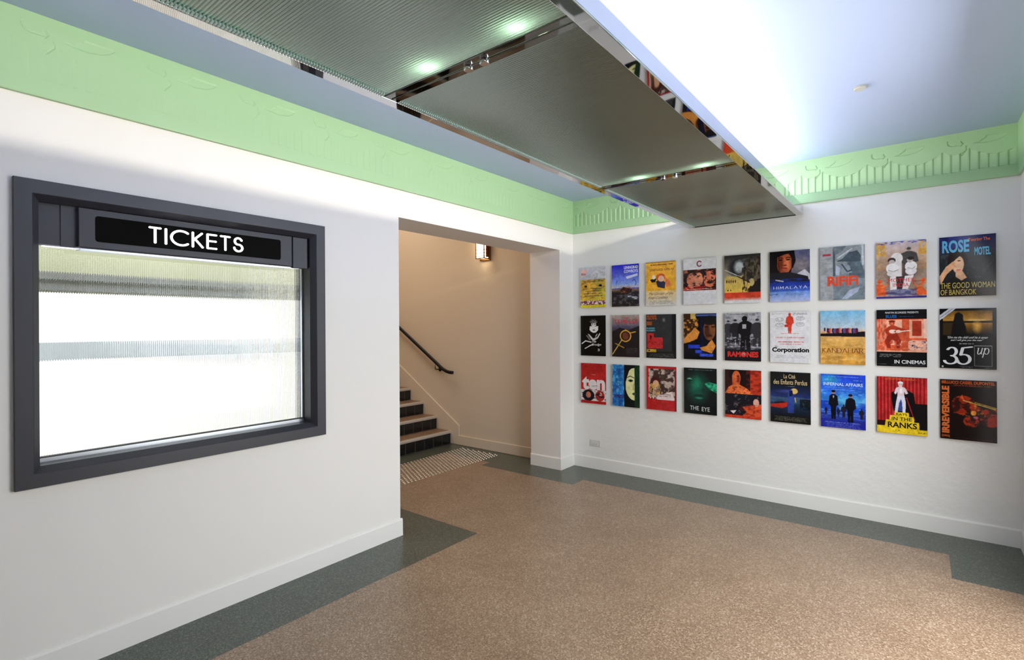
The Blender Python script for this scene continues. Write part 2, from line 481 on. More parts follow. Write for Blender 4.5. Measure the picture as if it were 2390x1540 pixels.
q = MB(); q.prism(rrect(-4.128, 1.897, -3.256, 2.014, .012), 0, -.007, -.003); q.build('sign_plate', m_black, sg, origin=SO)
q = MB(); q.box(-.088, -4.18, 1.856, -.02, -3.19, 1.862); q.box(-.05, -4.18, 1.853, -.012, -3.19, 1.857)
q.build('light_rail', m_alu, sg, origin=SO)
q = MB(); q.box(-.086, -4.3, 1.863, -.076, -3.10, 1.867); q.build('light_strip', mat('booth_led', (255, 255, 255), .4, emit=(230, 238, 255), estr=1.6), sg, origin=SO)


def arc(cx, cy, rx, ry, a0, a1, n=18):
    return [(cx + rx * math.cos(math.radians(a0 + (a1 - a0) * i / n)), cy + ry * math.sin(math.radians(a0 + (a1 - a0) * i / n))) for i in range(n + 1)]


# stroke letters: unit cap height, polylines
GL = {
    'T': (.52, [[(0, 1), (.52, 1)], [(.26, 1), (.26, 0)]]),
    'I': (.0, [[(0, 0), (0, 1)]]),
    'C': (.86, [arc(.52, .5, .52, .5, 48, 312, 28)]),
    'K': (.54, [[(0, 0), (0, 1)], [(.50, 1), (.03, .47)], [(.12, .56), (.54, 0)]]),
    'E': (.5, [[(.5, 1), (0, 1), (0, 0), (.5, 0)], [(0, .53), (.47, .53)]]),
    'S': (.5, [arc(.25, .75, .215, .25, 20, 180, 12) + arc(.25, .75, .215, .25, 180, 250, 6)[1:] + arc(.25, .26, .25, .26, 72, -180, 18)]),
    'A': (.8, [[(0, 0), (.4, 1), (.8, 0)], [(.14, .33), (.66, .33)]]),
    'N': (.75, [[(0, 0), (0, 1), (.75, 0), (.75, 1)]]),
    'D': (.7, [[(0, 0), (0, 1)], [(0, 1)] + arc(.25, .5, .45, .5, 90, -90, 20) + [(0, 0)]]),
    'H': (.75, [[(0, 0), (0, 1)], [(.75, 0), (.75, 1)], [(0, .5), (.75, .5)]]),
    'R': (.6, [[(0, 0), (0, 1)], [(0, 1)] + arc(.28, .76, .25, .24, 90, -90, 12) + [(0, .52)], [(.25, .52), (.62, 0)]]),
    'L': (.45, [[(0, 1), (0, 0), (.45, 0)]]),
    'Y': (.6, [[(0, 1), (.3, .5), (.6, 1)], [(.3, .5), (.3, 0)]]),
    'M': (.8, [[(0, 0), (.05, 1), (.4, .3), (.75, 1), (.8, 0)]]),
    'P': (.5, [[(0, 0), (0, 1)], [(0, 1)] + arc(.25, .75, .25, .25, 90, -90, 12) + [(0, .5)]]),
    '3': (.55, [arc(.27, .74, .24, .26, 150, -80, 14) + arc(.25, .25, .32, .25, 85, -165, 18)]),
    '5': (.55, [[(.58, 1.04), (.15, .98), (.08, .55)] + arc(.24, .29, .32, .29, 105, -165, 18)]),
    'u': (.5, [[(.02, .62), (.1, .66), (.06, .15), (.14, .02), (.26, .04), (.42, .3)], [(.46, .66), (.40, .1), (.5, .04)]]),
    'p': (.5, [[(.0, .58), (.12, .66), (-.02, -.3)], [(.08, .4)] + arc(.3, .34, .2, .31, 130, -140, 14)]),
    ' ': (.3, []),
}


def strokes(text, gap, thick, thin):
    """quads and joints of a stroke lettering, cap height 1; returns list of polygons and width"""
    x = 0; P = []
    for ch in text:
        wd, ls = GL[ch]
        for pl in ls:
            for (a, b), (c, d) in zip(pl[:-1], pl[1:]):
                L = math.hypot(c - a, d - b)
                if L < 1e-6: continue
                dx, dy = (c - a) / L, (d - b) / L
                hw = .5 * math.sqrt((thick * dy) ** 2 + (thin * dx) ** 2)
                nx, ny = -dy * hw, dx * hw
                P.append([(x + a + nx, b + ny), (x + a - nx, b - ny), (x + c - nx, d - ny), (x + c + nx, d + ny)])
            for (a, b) in pl:
                P.append([(x + a + .5 * thick * math.cos(t * PI / 5), b + .5 * thin * math.sin(t * PI / 5)) for t in range(10)])
        x += wd + gap
    return P, x - gap


P_, wd = strokes('TICKETS', .28, .135, .135)
q = MB(); hh = .072; sy = (3.921 - 3.472 - .01) / (wd)
for po in P_:
    q.prism([(-3.916 + a * sy, 1.921 + b * hh) for a, b in po], 0, -.0035, -.001)
q.build('lettering', m_letter, sg, origin=SO, fixn=True)

# ------------------------------------------------------------------ staircase, handrail, sconce
stc = empty('staircase', (-1.80, -1.2, 0)); tag(stc, 'terrazzo staircase with black tiled risers climbing behind the doorway', 'staircase')
SO = (-1.80, -1.2, 0)
RI, GO = .1655, .256
for k in range(10):
    xr = -1.80 - GO * k; zt = RI * (k + 1)
    q = MB(); q.box(xr - GO - .02, -2.36, zt - .032, xr - .035, -.068, zt)
    if k < 9: q.box(xr - GO - .02, -2.36, RI * k - .001 if k else 0, xr - .03, -.068, zt - .033)
    q.build('tread', m_tread, stc, origin=SO)
    q = MB(); q.prism([(xr - .036, zt - .034), (xr + .006, zt - .034), (xr + .012, zt - .028), (xr + .012, zt - .008), (xr + .004, zt), (xr - .036, zt)], 1, -2.36, -.068)
    q.build('nosing', m_nosing, stc, origin=SO)
    q = MB(); q.box(xr - .02, -2.36, zt - RI, xr - .004, -.068, zt - .035, 1)
    y = -.07 - (.0 if k % 2 == 0 else .06)
    yy = -.069
    while yy > -2.34:
        ww = .148 if not (yy == -.069 and k % 2) else .1
        q.box(xr - .004, max(yy - ww + .005, -2.36), zt - RI + .002, xr, yy - .0015, zt - .037, 0); yy -= ww
    q.build('riser', [m_tile, m_grout], stc, origin=SO)
# skirting along the stair: raised flat band with a bright arris
q = MB()
poly = [(FX0, 0), (FX0, .121), (-1.650, .121), (-1.650, .245), (-4.2, .245 + (4.2 - 1.65) * .628), (-4.2, 0)]
q.prism(poly, 1, -.052, -.068)
so = st(q.build('baseboard_stair', m_stairwall)); md = so.modifiers.new('bevel', 'BEVEL'); md.width = .006; md.segments = 2; md.limit_method = 'ANGLE'

hr = empty('handrail', (-1.72, -.12, .92)); tag(hr, 'black metal handrail with curled lower end on the stair wall', 'handrail')
SO = (-1.72, -.12, .92)
yr = -.122; pts = []
for x in (-4.1, -3.4, -2.8, -2.4, -2.15, -2.02): pts.append((x, yr, .985 + (-1.93 - x) * .628))
pts += [(-1.93, yr, .983), (-1.87, yr, .950), (-1.81, yr, .928), (-1.76, yr, .918), (-1.70, yr, .917)]
q = MB(); q.tube(pts, .016, .022, 16); q.build('rail', m_rail, hr, origin=SO)
for bx in (-2.02, -3.25):
    zt = .985 + (-1.93 - bx) * .628
    q = MB(); q.tube([(bx, yr, zt - .015), (bx, yr, zt - .085), (bx + .004, yr + .008, zt - .098), (bx + .01, -.09, zt - .1), (bx + .02, -.051, zt - .1)], .0065, n=8)
    q.cyl((bx + .02, -.057, zt - .1), (bx + .02, -.05, zt - .1), .028)
    q.build('bracket', m_rail, hr, origin=SO)

sc = empty('wall_sconce', (-1.19, -.05, 2.44)); tag(sc, 'small bronze box wall lamp with glowing glass above the stairs', 'lamp')
SO = (-1.19, -.05, 2.44)
x0, x1, y0, y1, z0, z1 = -1.262, -1.125, -.165, -.075, 2.31, 2.60
q = MB(); q.box(x0 + .008, y0 + .008, z0 + .012, x1 - .008, y1, z1 - .012); q.build('glass_diffuser', m_opal, sc, origin=SO)
q = MB()
for a in (x0, x1 - .01):
    for b_ in (y0, y1 - .01): q.box(a, b_, z0, a + .01, b_ + .01, z1)
for zz_ in (z0, z1 - .01, 2.335, 2.374, 2.414, 2.50):
    t_ = .006 if zz_ not in (z0, z1 - .01) else .01
    q.box(x0, y0, zz_, x1, y0 + .008, zz_ + t_); q.box(x0, y0, zz_, x0 + .008, y1, zz_ + t_); q.box(x1 - .008, y0, zz_, x1, y1, zz_ + t_)
q.build('cage_frame', m_bronze, sc, origin=SO)
q = MB(); q.box(x1 - .004, y0 + .035, z0 + .02, x1 + .002, y1 - .004, z1 - .02); q.build('side_plate', mat('dark_bronze', (92, 52, 28), .4, metal=.5), sc, origin=SO)
q = MB(); q.box(x0 - .012, y1, z0 - .015, x1 + .012, -.05, z1 + .015); q.build('back_plate', m_bronze, sc, bevel=.003, origin=SO)

# tactile studs in the doorway
proto = None; nst = 0
q = MB()
n_ = 14
rings = [(.0150, 0.0), (.0140, .003), (.010, .005)]
vs = []
for r, z in rings: vs += [(r * math.cos(2 * PI * i / n_), r * math.sin(2 * PI * i / n_), z) for i in range(n_)]
fs = []
for k in range(2): fs += [(k * n_ + i, k * n_ + (i + 1) % n_, (k + 1) * n_ + (i + 1) % n_, (k + 1) * n_ + i) for i in range(n_)]
q.add(vs, fs, 0, False); q.add(vs[-n_:], [tuple(range(n_))], 0)
cand = []
for i in range(14):
    for j in range(50):
        x = -1.50 + i * .0437; y = -.165 - j * .0455 - .0228 * (i % 2)
        if y < -2.3: continue
        # seen through the doorway past the left pier?
        t = (0 - x) / (CAM.x - x); yy = y + (CAM.y - y) * t
        if yy > DY0 + .01: cand.append((x, y))
cand.sort(key=lambda p: math.hypot(p[0] - CAM.x, p[1] - CAM.y))
rest = cand[300:]; cand = cand[:300]
if rest:
    qq = MB()
    for x, y in rest: qq.add([(x + a, y + b, c) for a, b, c in vs], fs, 0, False); qq.add([(x + a, y + b, c) for a, b, c in vs[-n_:]], [tuple(range(n_))], 0)
    tag(qq.build('tactile_studs', m_steel), 'farthest metal tactile studs by the foot of the stairs', 'floor studs', 'tactile studs in the doorway floor', kind='stuff')
for i, (x, y) in enumerate(cand):
    if proto is None:
        proto = q.build('tactile_stud', m_steel); o = proto
        tag(proto, 'small round metal tactile stud set in the doorway floor before the stairs', 'floor stud', 'tactile studs in the doorway floor')
    else:
        o = proto.copy(); C.objects.link(o)
    o.location = (x, y, 0.0)

# ------------------------------------------------------------------ ceiling light canopy
cn = empty('light_canopy', (1.73, -2.6, 2.43)); tag(cn, 'long suspended ceiling light of reeded glass panels in chrome frame', 'light fixture')
SO = (1.73, -2.6, 2.43)
ZB_, ZG = 2.398, 2.406
YE = -5.35; divs = [-1.755, -3.49, -5.22]
q = MB(); q.box(2.148, YE, ZB_, 2.2, -.004, 2.404); q.box(2.194, YE, 2.404, 2.2, -.004, 2.475)
q.build('side_rail', m_chrome, cn, bevel=.002, origin=SO)
q = MB(); q.box(1.255, YE, ZB_, 1.303, -.004, 2.404); q.box(1.255, YE, 2.404, 1.261, -.004, 2.475)
q.build('side_rail', m_chrome, cn, bevel=.002, origin=SO)
for d in divs:
    q = MB(); q.box(1.303, d, ZB_ + .001, 2.148, d + .03, 2.412); q.box(1.303, d - .034, ZB_ + .003, 2.148, d - .004, 2.412)
    q.build('cross_rail', m_chrome_refl, cn, bevel=.002, origin=SO)
    for bx in (1.722, 1.795):
        q = MB(); q.cyl((bx, d + .0, ZB_ - .012), (bx, d + .0, ZB_ + .004), .017, 20); q.build('stud_bolt', m_chrome, cn, bevel=.002, origin=SO)
ends = [-.012] + [d - .034 for d in divs]; starts = [d + .03 for d in divs]
for k in range(3):
    ya, yb = starts[k], ends[k]
    pt = .0105; n = int((yb - ya) / pt); sg_ = 6; q = MB(); vs = []
    for i in range(n * sg_ + 1):
        y = ya + (yb - ya) * i / (n * sg_); z = ZG + .0034 * math.cos(2 * PI * i / sg_)
        vs += [(1.303, y, z), (2.148, y, z)]
    q.add(vs, [(2 * i, 2 * i + 1, 2 * i + 3, 2 * i + 2) for i in range(n * sg_)], 0, True)
    q.build('glass_panel', m_cgl, cn, origin=SO, fixn=False)
    q = MB(); m_ = int((yb - ya) / .0105)
    for i in range(m_): q.box(1.303, ya + i * .0105, ZB_ + .0005, 1.322, ya + i * .0105 + .006, ZG - .001)
    q.build('glass_edge', m_gedge, cn, origin=SO)
q = MB(); q.box(1.303, -.012, ZB_ - .001, 2.148, -.006, 2.42); q.box(1.303, -.9, 2.40, 1.305, -.006, 2.41); q.build('end_seal', m_rubber, cn, origin=SO)
q = MB(); q.box(1.261, YE, 2.462, 2.194, -.01, 2.470); q.build('tray', m_tray, cn, origin=SO)
for k, (ya, yb) in enumerate(((-1.75, -.10), (-3.45, -1.82), (-5.2, -3.52))):
    q = MB(); q.cyl((2.03, ya, 2.545), (2.03, yb, 2.545), .013, 14); q.build('fluorescent_tube', m_tube, cn, origin=SO)
    q = MB(); q.cyl((1.70, ya, 2.545), (1.70, yb, 2.545), .013, 14); q.build('fluorescent_tube', m_fill_tube, cn, origin=SO)  # added row, lifts the light on the left side
    q = MB(); q.box(1.66, ya + .02, 2.470, 1.74, yb - .02, 2.528); q.build('lamp_batten', m_tray, cn, origin=SO)  # batten under the added tube row
    q = MB(); q.box(1.99, ya + .02, 2.470, 2.07, yb - .02, 2.528); q.build('lamp_batten', m_tray, cn, origin=SO)
for d in divs[:2]:
    for bx in (1.60, 1.99):
        q = MB(); q.cyl((bx, d - .062, 2.448), (bx, d - .062, 2.453), .016, 12); q.build('lamp', m_bulb, cn, origin=SO)
for d in divs[:2]:
    q = MB(); q.box(1.32, d - .052, 2.436, 2.13, d - .046, 2.441); q.build('lamp_strip', m_strip, cn, origin=SO)
for ya, yb in ((-1.70, -.05), (-3.43, -1.83), (-5.15, -3.56)):
    q = MB(); q.box(1.309, ya, 2.43, 1.313, yb, 2.434); q.build('edge_strip', m_estrip, cn, origin=SO)
for y in (-.5, -2.0, -3.6, -5.0):
    for x in (1.45, 1.8):
        q = MB(); q.cyl((x, y, 2.47), (x, y, ZC), .004, 8); q.build('hanger_rod', m_alu, cn, origin=SO)

# ------------------------------------------------------------------ small fittings
sm = MB(); sm.cyl((2.69, -1.303, ZC), (2.69, -1.303, ZC - .006), .036, 28); sm.cyl((2.69, -1.303, ZC - .006), (2.69, -1.303, ZC - .013), .033, 28, r1=.028)
so = sm.build('ceiling_sensor', mat('grey_plastic', (186, 188, 184), .4)); tag(so, 'small round white disc fixed flat to the bright ceiling', 'detector')
ol = empty('power_outlet', (.267, 0, .268)); tag(ol, 'white double power outlet low on the poster wall', 'outlet'); SO = (.267, 0, .268)
q = MB(); q.box(.206, -.008, .234, .328, 0, .302); q.build('cover_plate', m_white_plastic, ol, bevel=.003, origin=SO)
q = MB(); q.box(.222, -.011, .246, .300, -.008, .290); q.build('socket_face', m_white_plastic, ol, bevel=.002, origin=SO)
for x in (.238, .272):
    q = MB(); q.box(x, -.0125, .277, x + .014, -.011, .284); q.build('switch', m_white_plastic, ol, origin=SO)
for x in (.236, .270):
    q = MB(); q.box(x + .004, -.0115, .254, x + .006, -.0109, .262); q.box(x + .012, -.0115, .254, x + .014, -.0109, .262); q.build('socket_slots', m_rubber, ol, origin=SO)
# ------------------------------------------------------------------ posters
PWID, PHEI = .297, .42
GW, GH = 140, 198
UU, VV = np.meshgrid(np.linspace(0, 1, GW + 1), np.linspace(0, 1, GH + 1), indexing='ij')   # v runs downwards
K = (18, 17, 18); WH = (226, 226, 230); RED = (200, 42, 40)


def c3(c): return np.array(c, float)


class Art:
    def __init__(s, bgc, seed=1):
        s.a = np.zeros((GW + 1, GH + 1, 3)) + c3(bgc); s.t = []; s.rs = np.random.RandomState(seed)

    def m(s, mask, c, al=1.0):
        k = (mask.astype(float) * al)[..., None]; s.a = s.a * (1 - k) + c3(c) * k

    def rect(s, u0, v0, u1, v1, c, al=1.0): s.m((UU >= u0) & (UU <= u1) & (VV >= v0) & (VV <= v1), c, al)

    def grad(s, v0, v1, ca, cb, u0=0, u1=1, hor=False):
        k = np.clip(((UU - u0) / (u1 - u0)) if hor else ((VV - v0) / (v1 - v0)), 0, 1)[..., None]
        col = c3(ca) * (1 - k) + c3(cb) * k; mk = ((UU >= u0) & (UU <= u1) & (VV >= v0) & (VV <= v1))[..., None]
        s.a = np.where(mk, col, s.a)

    def ell(s, cx, cy, rx, ry, c, soft=0.0, al=1.0, rot=0.0):
        x = (UU - cx) * .707; y = VV - cy; cr, sr = math.cos(rot), math.sin(rot)
        d = np.hypot((x * cr + y * sr) / (rx * .707), (-x * sr + y * cr) / ry)
        s.m(np.clip((1 - d) / soft, 0, 1) if soft else (d < 1), c, al)

    def poly(s, pts, c, al=1.0): s.m(inside(UU, VV, pts), c, al)

    def line(s, pts, w, c, al=1.0): s.m(segd(UU * .707, VV, [(a * .707, b) for a, b in pts]) < w, c, al)

    def noise(s, u0, v0, u1, v1, c, n=14, thr=.5, al=.8, sx=1.0):
        nx, ny = max(2, int(n * sx)), n
        val = 0
        for o, w_ in ((1, .58), (2.3, .30), (5.1, .20)):
            mx_, my_ = int(nx * o), int(ny * o); r = s.rs.rand(mx_ + 2, my_ + 2)
            x = np.clip((UU - u0) / (u1 - u0), 0, 1) * mx_; y = np.clip((VV - v0) / (v1 - v0), 0, 1) * my_
            xi = x.astype(int); yi = y.astype(int); fx = x - xi; fy = y - yi; fx = fx * fx * (3 - 2 * fx); fy = fy * fy * (3 - 2 * fy)
            val = val + w_ * ((r[xi, yi] * (1 - fx) + r[xi + 1, yi] * fx) * (1 - fy) + (r[xi, yi + 1] * (1 - fx) + r[xi + 1, yi + 1] * fx) * fy)
        s.m(np.clip((val - thr) * 7, 0, 1) * ((UU >= u0) & (UU <= u1) & (VV >= v0) & (VV <= v1)), c, al)

    def small(s, u0, v0, u1, rows, c, dv=.018, h=.009, al=.7):
        # rows of illegibly small print
        for r in range(rows):
            v = v0 + r * dv; row = np.repeat(s.rs.rand(GW // 2 + 1) > .25, 2)[:GW + 1]
            ind = s.rs.rand() * .08 * (u1 - u0)
            s.m((UU >= u0 + ind) & (UU <= u1 - ind) & (VV >= v) & (VV < v + h) & row[:, None], c, al)

    def face(s, cx, cy, r, skin, hair, side=0.0, dark=None, eye=(30, 22, 20)):
        dark = dark or tuple(int(q * .55) for q in skin)
        s.ell(cx, cy - r * .12, r * 1.5, r * 1.28, hair)
        s.ell(cx, cy, r * 1.12, r * 1.02, skin)
        s.ell(cx + side * r * .7, cy + r * .05, r * .75, r * .95, dark, soft=.6, al=.8)
        for e in (-.42, .42):
            s.ell(cx + e * r, cy - r * .12, r * .24, r * .08, eye); s.ell(cx + e * r, cy - r * .30, r * .34, r * .05, eye, al=.8)
        s.ell(cx + .06 * r, cy + r * .14, r * .13, r * .25, dark, soft=.8, al=.7)
        s.ell(cx, cy + r * .50, r * .36, r * .09, tuple(int(q) for q in (c3(dark) + c3((110, 30, 30))) / 1.6))

    def man(s, cx, v0, v1, c, skin=None, w=1.0, stride=.3):
        h = v1 - v0; W_ = h * .19 * w * 1.42
        s.ell(cx, v0 + h * .07, h * .058 * 1.42, h * .07, skin or c)
        s.ell(cx, v0 + h * .035, h * .06 * 1.42, h * .045, c)
        s.poly([(cx - W_ * .25, v0 + h * .13), (cx + W_ * .25, v0 + h * .13), (cx + W_ * .75, v0 + h * .2), (cx + W_ * .95, v0 + h * .5), (cx + W_ * .7, v0 + h * .52), (cx + W_ * .5, v0 + h * .58),
                (cx - W_ * .5, v0 + h * .58), (cx - W_ * .7, v0 + h * .52), (cx - W_ * .95, v0 + h * .5), (cx - W_ * .75, v0 + h * .2)], c)
        s.poly([(cx - W_ * .5, v0 + h * .5), (cx + W_ * .05, v0 + h * .5), (cx - W_ * stride * .3, v1), (cx - W_ * (.3 + stride), v1)], c)
        s.poly([(cx - W_ * .05, v0 + h * .5), (cx + W_ * .5, v0 + h * .5), (cx + W_ * (.3 + stride), v1), (cx + W_ * stride * .4, v1)], c)

    def txt(s, t, u0, v0, u1, v1, c, bold=0.0, shear=0.0, rot=0): s.t.append(('f', t, u0, v0, u1, v1, c, bold, shear, rot))

    def stk(s, t, u0, v0, u1, v1, c, thick=.15, thin=.05, gap=.12, shear=0.0): s.t.append(('s', t, u0, v0, u1, v1, c, thick, thin, gap, shear))


_tc = {}


def text_mesh(t, bold):
    if (t, bold) not in _tc:
        cu = bpy.data.curves.new('title', 'FONT'); cu.body = t; cu.offset = bold; cu.resolution_u = 3
        ob = bpy.data.objects.new('title', cu); C.objects.link(ob)
        dg = bpy.context.evaluated_depsgraph_get(); me = ob.evaluated_get(dg).to_mesh()
        v = np.array([tuple(p.co)[:2] for p in me.vertices]); fs = [tuple(p.vertices) for p in me.polygons]
        ob.evaluated_get(dg).to_mesh_clear(); bpy.data.objects.remove(ob); bpy.data.curves.remove(cu)
        _tc[(t, bold)] = (v, fs)
    return _tc[(t, bold)]


def soften(a, seed):
    # photographic print: slightly soft picture with tonal mottling
    rs = np.random.RandomState(seed); b = np.pad(a, ((1, 1), (1, 1), (0, 0)), 'edge')
    b = (b[:-2, 1:-1] + b[2:, 1:-1] + b[1:-1, :-2] + b[1:-1, 2:] + 5 * b[1:-1, 1:-1]) / 9
    t = np.zeros(UU.shape)
    for n, am in ((7, .10), (16, .10), (34, .09)):
        r = rs.rand(n + 2, int(n * 1.4) + 2) - .5; x = UU * n; y = VV * int(n * 1.4); xi = x.astype(int); yi = y.astype(int); fx = x - xi; fy = y - yi
        t += am * ((r[xi, yi] * (1 - fx) + r[xi + 1, yi] * fx) * (1 - fy) + (r[xi, yi + 1] * (1 - fx) + r[xi + 1, yi + 1] * fx) * fy)
    lum = b.mean(2) / 255; k = 1 - np.abs(lum - .45) * 1.5
    return b * (1 + (t * np.clip(k, .1, 1) * 2.0)[..., None])


def s2l(a):
    a = np.clip(np.asarray(a, float) / 255, 0, 1); return np.where(a <= .04045, a / 12.92, ((a + .055) / 1.055) ** 2.4)


idx = np.arange((GW + 1) * (GH + 1)).reshape(GW + 1, GH + 1)
GRIDF = np.stack([idx[:-1, 1:], idx[1:, 1:], idx[1:, :-1], idx[:-1, :-1]], -1).reshape(-1, 4).tolist()


def poster(i, j, art, label):
    cx = .26 + .3682 * i; zt = (2.110, 1.605, 1.106)[j]; x0 = cx - PWID / 2
    o_ = (cx, -.02, zt - PHEI / 2)
    q = MB(); q.box(x0, -.028, zt - PHEI, x0 + PWID, -.014, zt)
    pn = q.build('movie_poster', m_board, origin=o_); tag(pn, label, 'poster', 'film posters on the white wall')
    q = MB()
    for a in (x0 + .05, x0 + PWID - .08): q.box(a, -.014, zt - .1, a + .03, 0, zt - .07)
    q.build('wall_mount', m_alu, pn, origin=o_)
    V = [np.stack([UU * PWID - PWID / 2, np.full(UU.shape, -.0083), PHEI / 2 - VV * PHEI], -1).reshape(-1, 3)]
    Cc = [s2l(soften(art.a, i * 3 + j)).reshape(-1, 3)]; F = list(GRIDF); n0 = len(V[0]); lay = 0
    for t in art.t:
        lay += 1; yy = -.0083 - .00025 - .00006 * lay
        if t[0] == 'f':
            _, s_, u0, v0, u1, v1, c_, bold, shear, rot = t
            v, fs = text_mesh(s_, bold); v = v.copy()
            if rot == 90: v = np.stack([-v[:, 1], v[:, 0]], -1)
            if rot == 45: v = np.stack([v[:, 0] - v[:, 1], v[:, 0] + v[:, 1]], -1) * .707
            mn, mx = v.min(0), v.max(0); k = (v - mn) / (mx - mn)
            if shear: k[:, 0] = k[:, 0] * (1 - shear) + shear * k[:, 1]
            pu = u0 + k[:, 0] * (u1 - u0); pv = v1 - k[:, 1] * (v1 - v0)
            pts = np.stack([pu * PWID - PWID / 2, np.full(len(k), yy), PHEI / 2 - pv * PHEI], -1)
        else:
            _, s_, u0, v0, u1, v1, c_, th, tn, gap, shear = t
            P, wd = strokes(s_, gap, th, tn); pts = []; fs = []
            for po in P:
                fs.append(tuple(range(len(pts), len(pts) + len(po))))
                for a, b in po: pts.append(((u0 + (a + shear * b) / wd * (u1 - u0)) * PWID - PWID / 2, yy - 4e-6 * len(fs), PHEI / 2 - (v1 - b * (v1 - v0)) * PHEI))
            pts = np.array(pts)
        F += [tuple(x + n0 for x in f_) for f_ in fs]; V.append(pts); n0 += len(pts); Cc.append(np.tile(s2l(c_), (len(pts), 1)))
    V = np.concatenate(V); Cc = np.concatenate(Cc)
    me = bpy.data.meshes.new('printed_face'); me.from_pydata(V.tolist(), [], F); me.materials.append(m_print)
    at = me.color_attributes.new('ink', 'FLOAT_COLOR', 'POINT')
    at.data.foreach_set('color', np.concatenate([Cc, np.ones((len(Cc), 1))], 1).astype(np.float32).ravel())
    me.update()
    po = bpy.data.objects.new('printed_face', me); C.objects.link(po); po.parent = pn


# ---- top row
a = Art((205, 205, 208), 1); a.grad(.0, .35, (206, 208, 214), (182, 184, 190)); a.noise(.4, .05, 1, .3, (225, 225, 230), 5)
a.grad(.30, 1, (206, 160, 70), (214, 190, 60)); a.noise(0, .3, 1, .8, (120, 96, 56), 16, .55, .7, .6); a.noise(0, .35, 1, .8, (236, 180, 60), 9, .5); a.noise(.6, .3, 1, .8, (170, 180, 60), 8, .5)
a.rect(.04, .05, .26, .13, (240, 190, 175)); a.rect(.04, .14, .22, .19, (196, 130, 130)); a.small(.1, .34, .95, 1, (80, 60, 70), h=.02)
for k in range(4): a.small(.1 + .05 * (k % 2), .52 + k * .06, .9, 1, (90, 70, 70), h=.025)
a.rect(0, .83, 1, .93, (238, 230, 220)); a.noise(0, .83, 1, .93, (110, 40, 60), 3, .45, .9, 8); a.rect(0, .94, 1, 1, (222, 206, 40)); a.ell(.22, .47, .05, .025, K); a.ell(.8, .46, .06, .03, K)
poster(0, 0, a, 'yellow and pale grey poster of many small pictures, top row nearest the corner')
a = Art((60, 70, 180), 2); a.grad(0, .5, (42, 40, 190), (140, 170, 230)); a.grad(.46, .56, (140, 170, 230), (200, 190, 190)); a.rect(0, .58, 1, 1, (44, 40, 42)); a.grad(.58, .66, (150, 120, 90), (50, 46, 48))
a.noise(0, .6, 1, 1, (96, 92, 100), 9, .55); a.poly([(.3, .62), (.42, .53), (.6, .56), (.76, .6), (.7, .68), (.35, .68)], (56, 38, 34)); a.noise(.3, .53, .76, .68, (150, 80, 60), 6, .5)
a.poly([(.55, .7), (.75, .76), (.98, .78), (.9, .84), (.6, .78)], (190, 196, 206)); a.noise(.5, .7, 1, .85, (60, 60, 70), 5, .5, .8)
a.txt('LENINGRAD', .46, .04, .96, .11, (236, 238, 246), .02); a.txt('COWBOYS', .46, .13, .96, .20, (236, 238, 246), .02); a.poly([(.52, .29), (.94, .23), (.96, .28), (.56, .35)], (206, 214, 240))
a.line([(.76, .4), (.84, .36), (.9, .45), (.86, .5)], .006, (40, 40, 110)); a.line([(.16, .42), (.2, .38), (.17, .47)], .006, (50, 60, 150))
poster(1, 0, a, 'poster of deep blue sky over dark ground with blocky white lettering at its top right')
a = Art((238, 176, 52), 3); a.grad(.0, .3, (240, 180, 50), (236, 170, 60)); a.grad(.66, 1, (236, 200, 130), (214, 212, 208)); a.rect(0, 0, 1, .03, (170, 130, 60)); a.small(.1, .06, .95, 1, (90, 50, 20), h=.022); a.small(.1, .165, .95, 2, (90, 50, 20), dv=.025, h=.015)
a.poly([(.34, .45), (.5, .40), (.66, .48), (.64, .62), (.4, .58)], (46, 44, 76)); a.ell(.5, .36, .15, .09, (206, 90, 40)); a.ell(.52, .39, .1, .07, (240, 190, 160)); a.poly([(.64, .35), (.8, .45), (.84, .55), (.68, .6)], (224, 120, 70)); a.poly([(.14, .4), (.36, .38), (.32, .46), (.2, .47)], K); a.ell(.27, .35, .06, .05, (240, 232, 220))
a.txt('The Garden of the', .06, .70, .95, .76, (70, 52, 60), .0, .06); a.txt('Finzi-Continis', .06, .79, .76, .85, (70, 52, 60), .0, .08); a.small(.06, .89, .96, 4, (120, 112, 110), dv=.022)
poster(2, 0, a, 'golden yellow poster with a reclining couple and slanted dark lettering')
a = Art((222, 222, 228), 4); a.rect(0, .24, 1, .70, (48, 24, 22)); a.rect(0, .60, 1, .70, (150, 34, 30)); a.ell(.27, .48, .16, .17, (196, 120, 92)); a.ell(.48, .46, .13, .15, (214, 140, 110)); a.ell(.80, .47, .17, .18, (224, 120, 88)); a.noise(0, .24, 1, .7, (230, 130, 96), 10, .62, .7); a.noise(0, .24, 1, .7, (30, 16, 18), 9, .6, .9)
a.line(arc(.5, .12, .07, .055, 40, 320), .011, (120, 24, 34)); a.small(.06, .66, .95, 1, (230, 200, 180), h=.02); a.small(.2, .78, .8, 2, (190, 192, 200), dv=.04)
poster(3, 0, a, 'white poster with a dark band of orange-lit faces under a red ring')
a = Art((120, 116, 108), 5); a.grad(0, .5, (40, 40, 42), (190, 178, 150)); a.ell(.36, .26, .3, .24, (44, 44, 48), soft=.4); a.ell(.42, .25, .18, .16, (176, 184, 188), soft=.5); a.noise(.3, .1, .6, .4, (110, 120, 124), 5, .55, .6)
a.grad(.44, .78, (196, 170, 100), (224, 188, 84)); a.poly([(.5, .38), (.66, .24), (.8, .2), (1, .06), (1, .8), (.68, .74), (.74, .6), (.62, .56)], (96, 86, 70)); a.noise(.5, .06, 1, .78, (44, 38, 32), 10, .5, .95); a.poly([(.66, .72), (.78, .6), (1, .5), (1, .8), (.7, .78)], (36, 30, 28)); a.ell(.76, .58, .07, .08, (180, 164, 110))
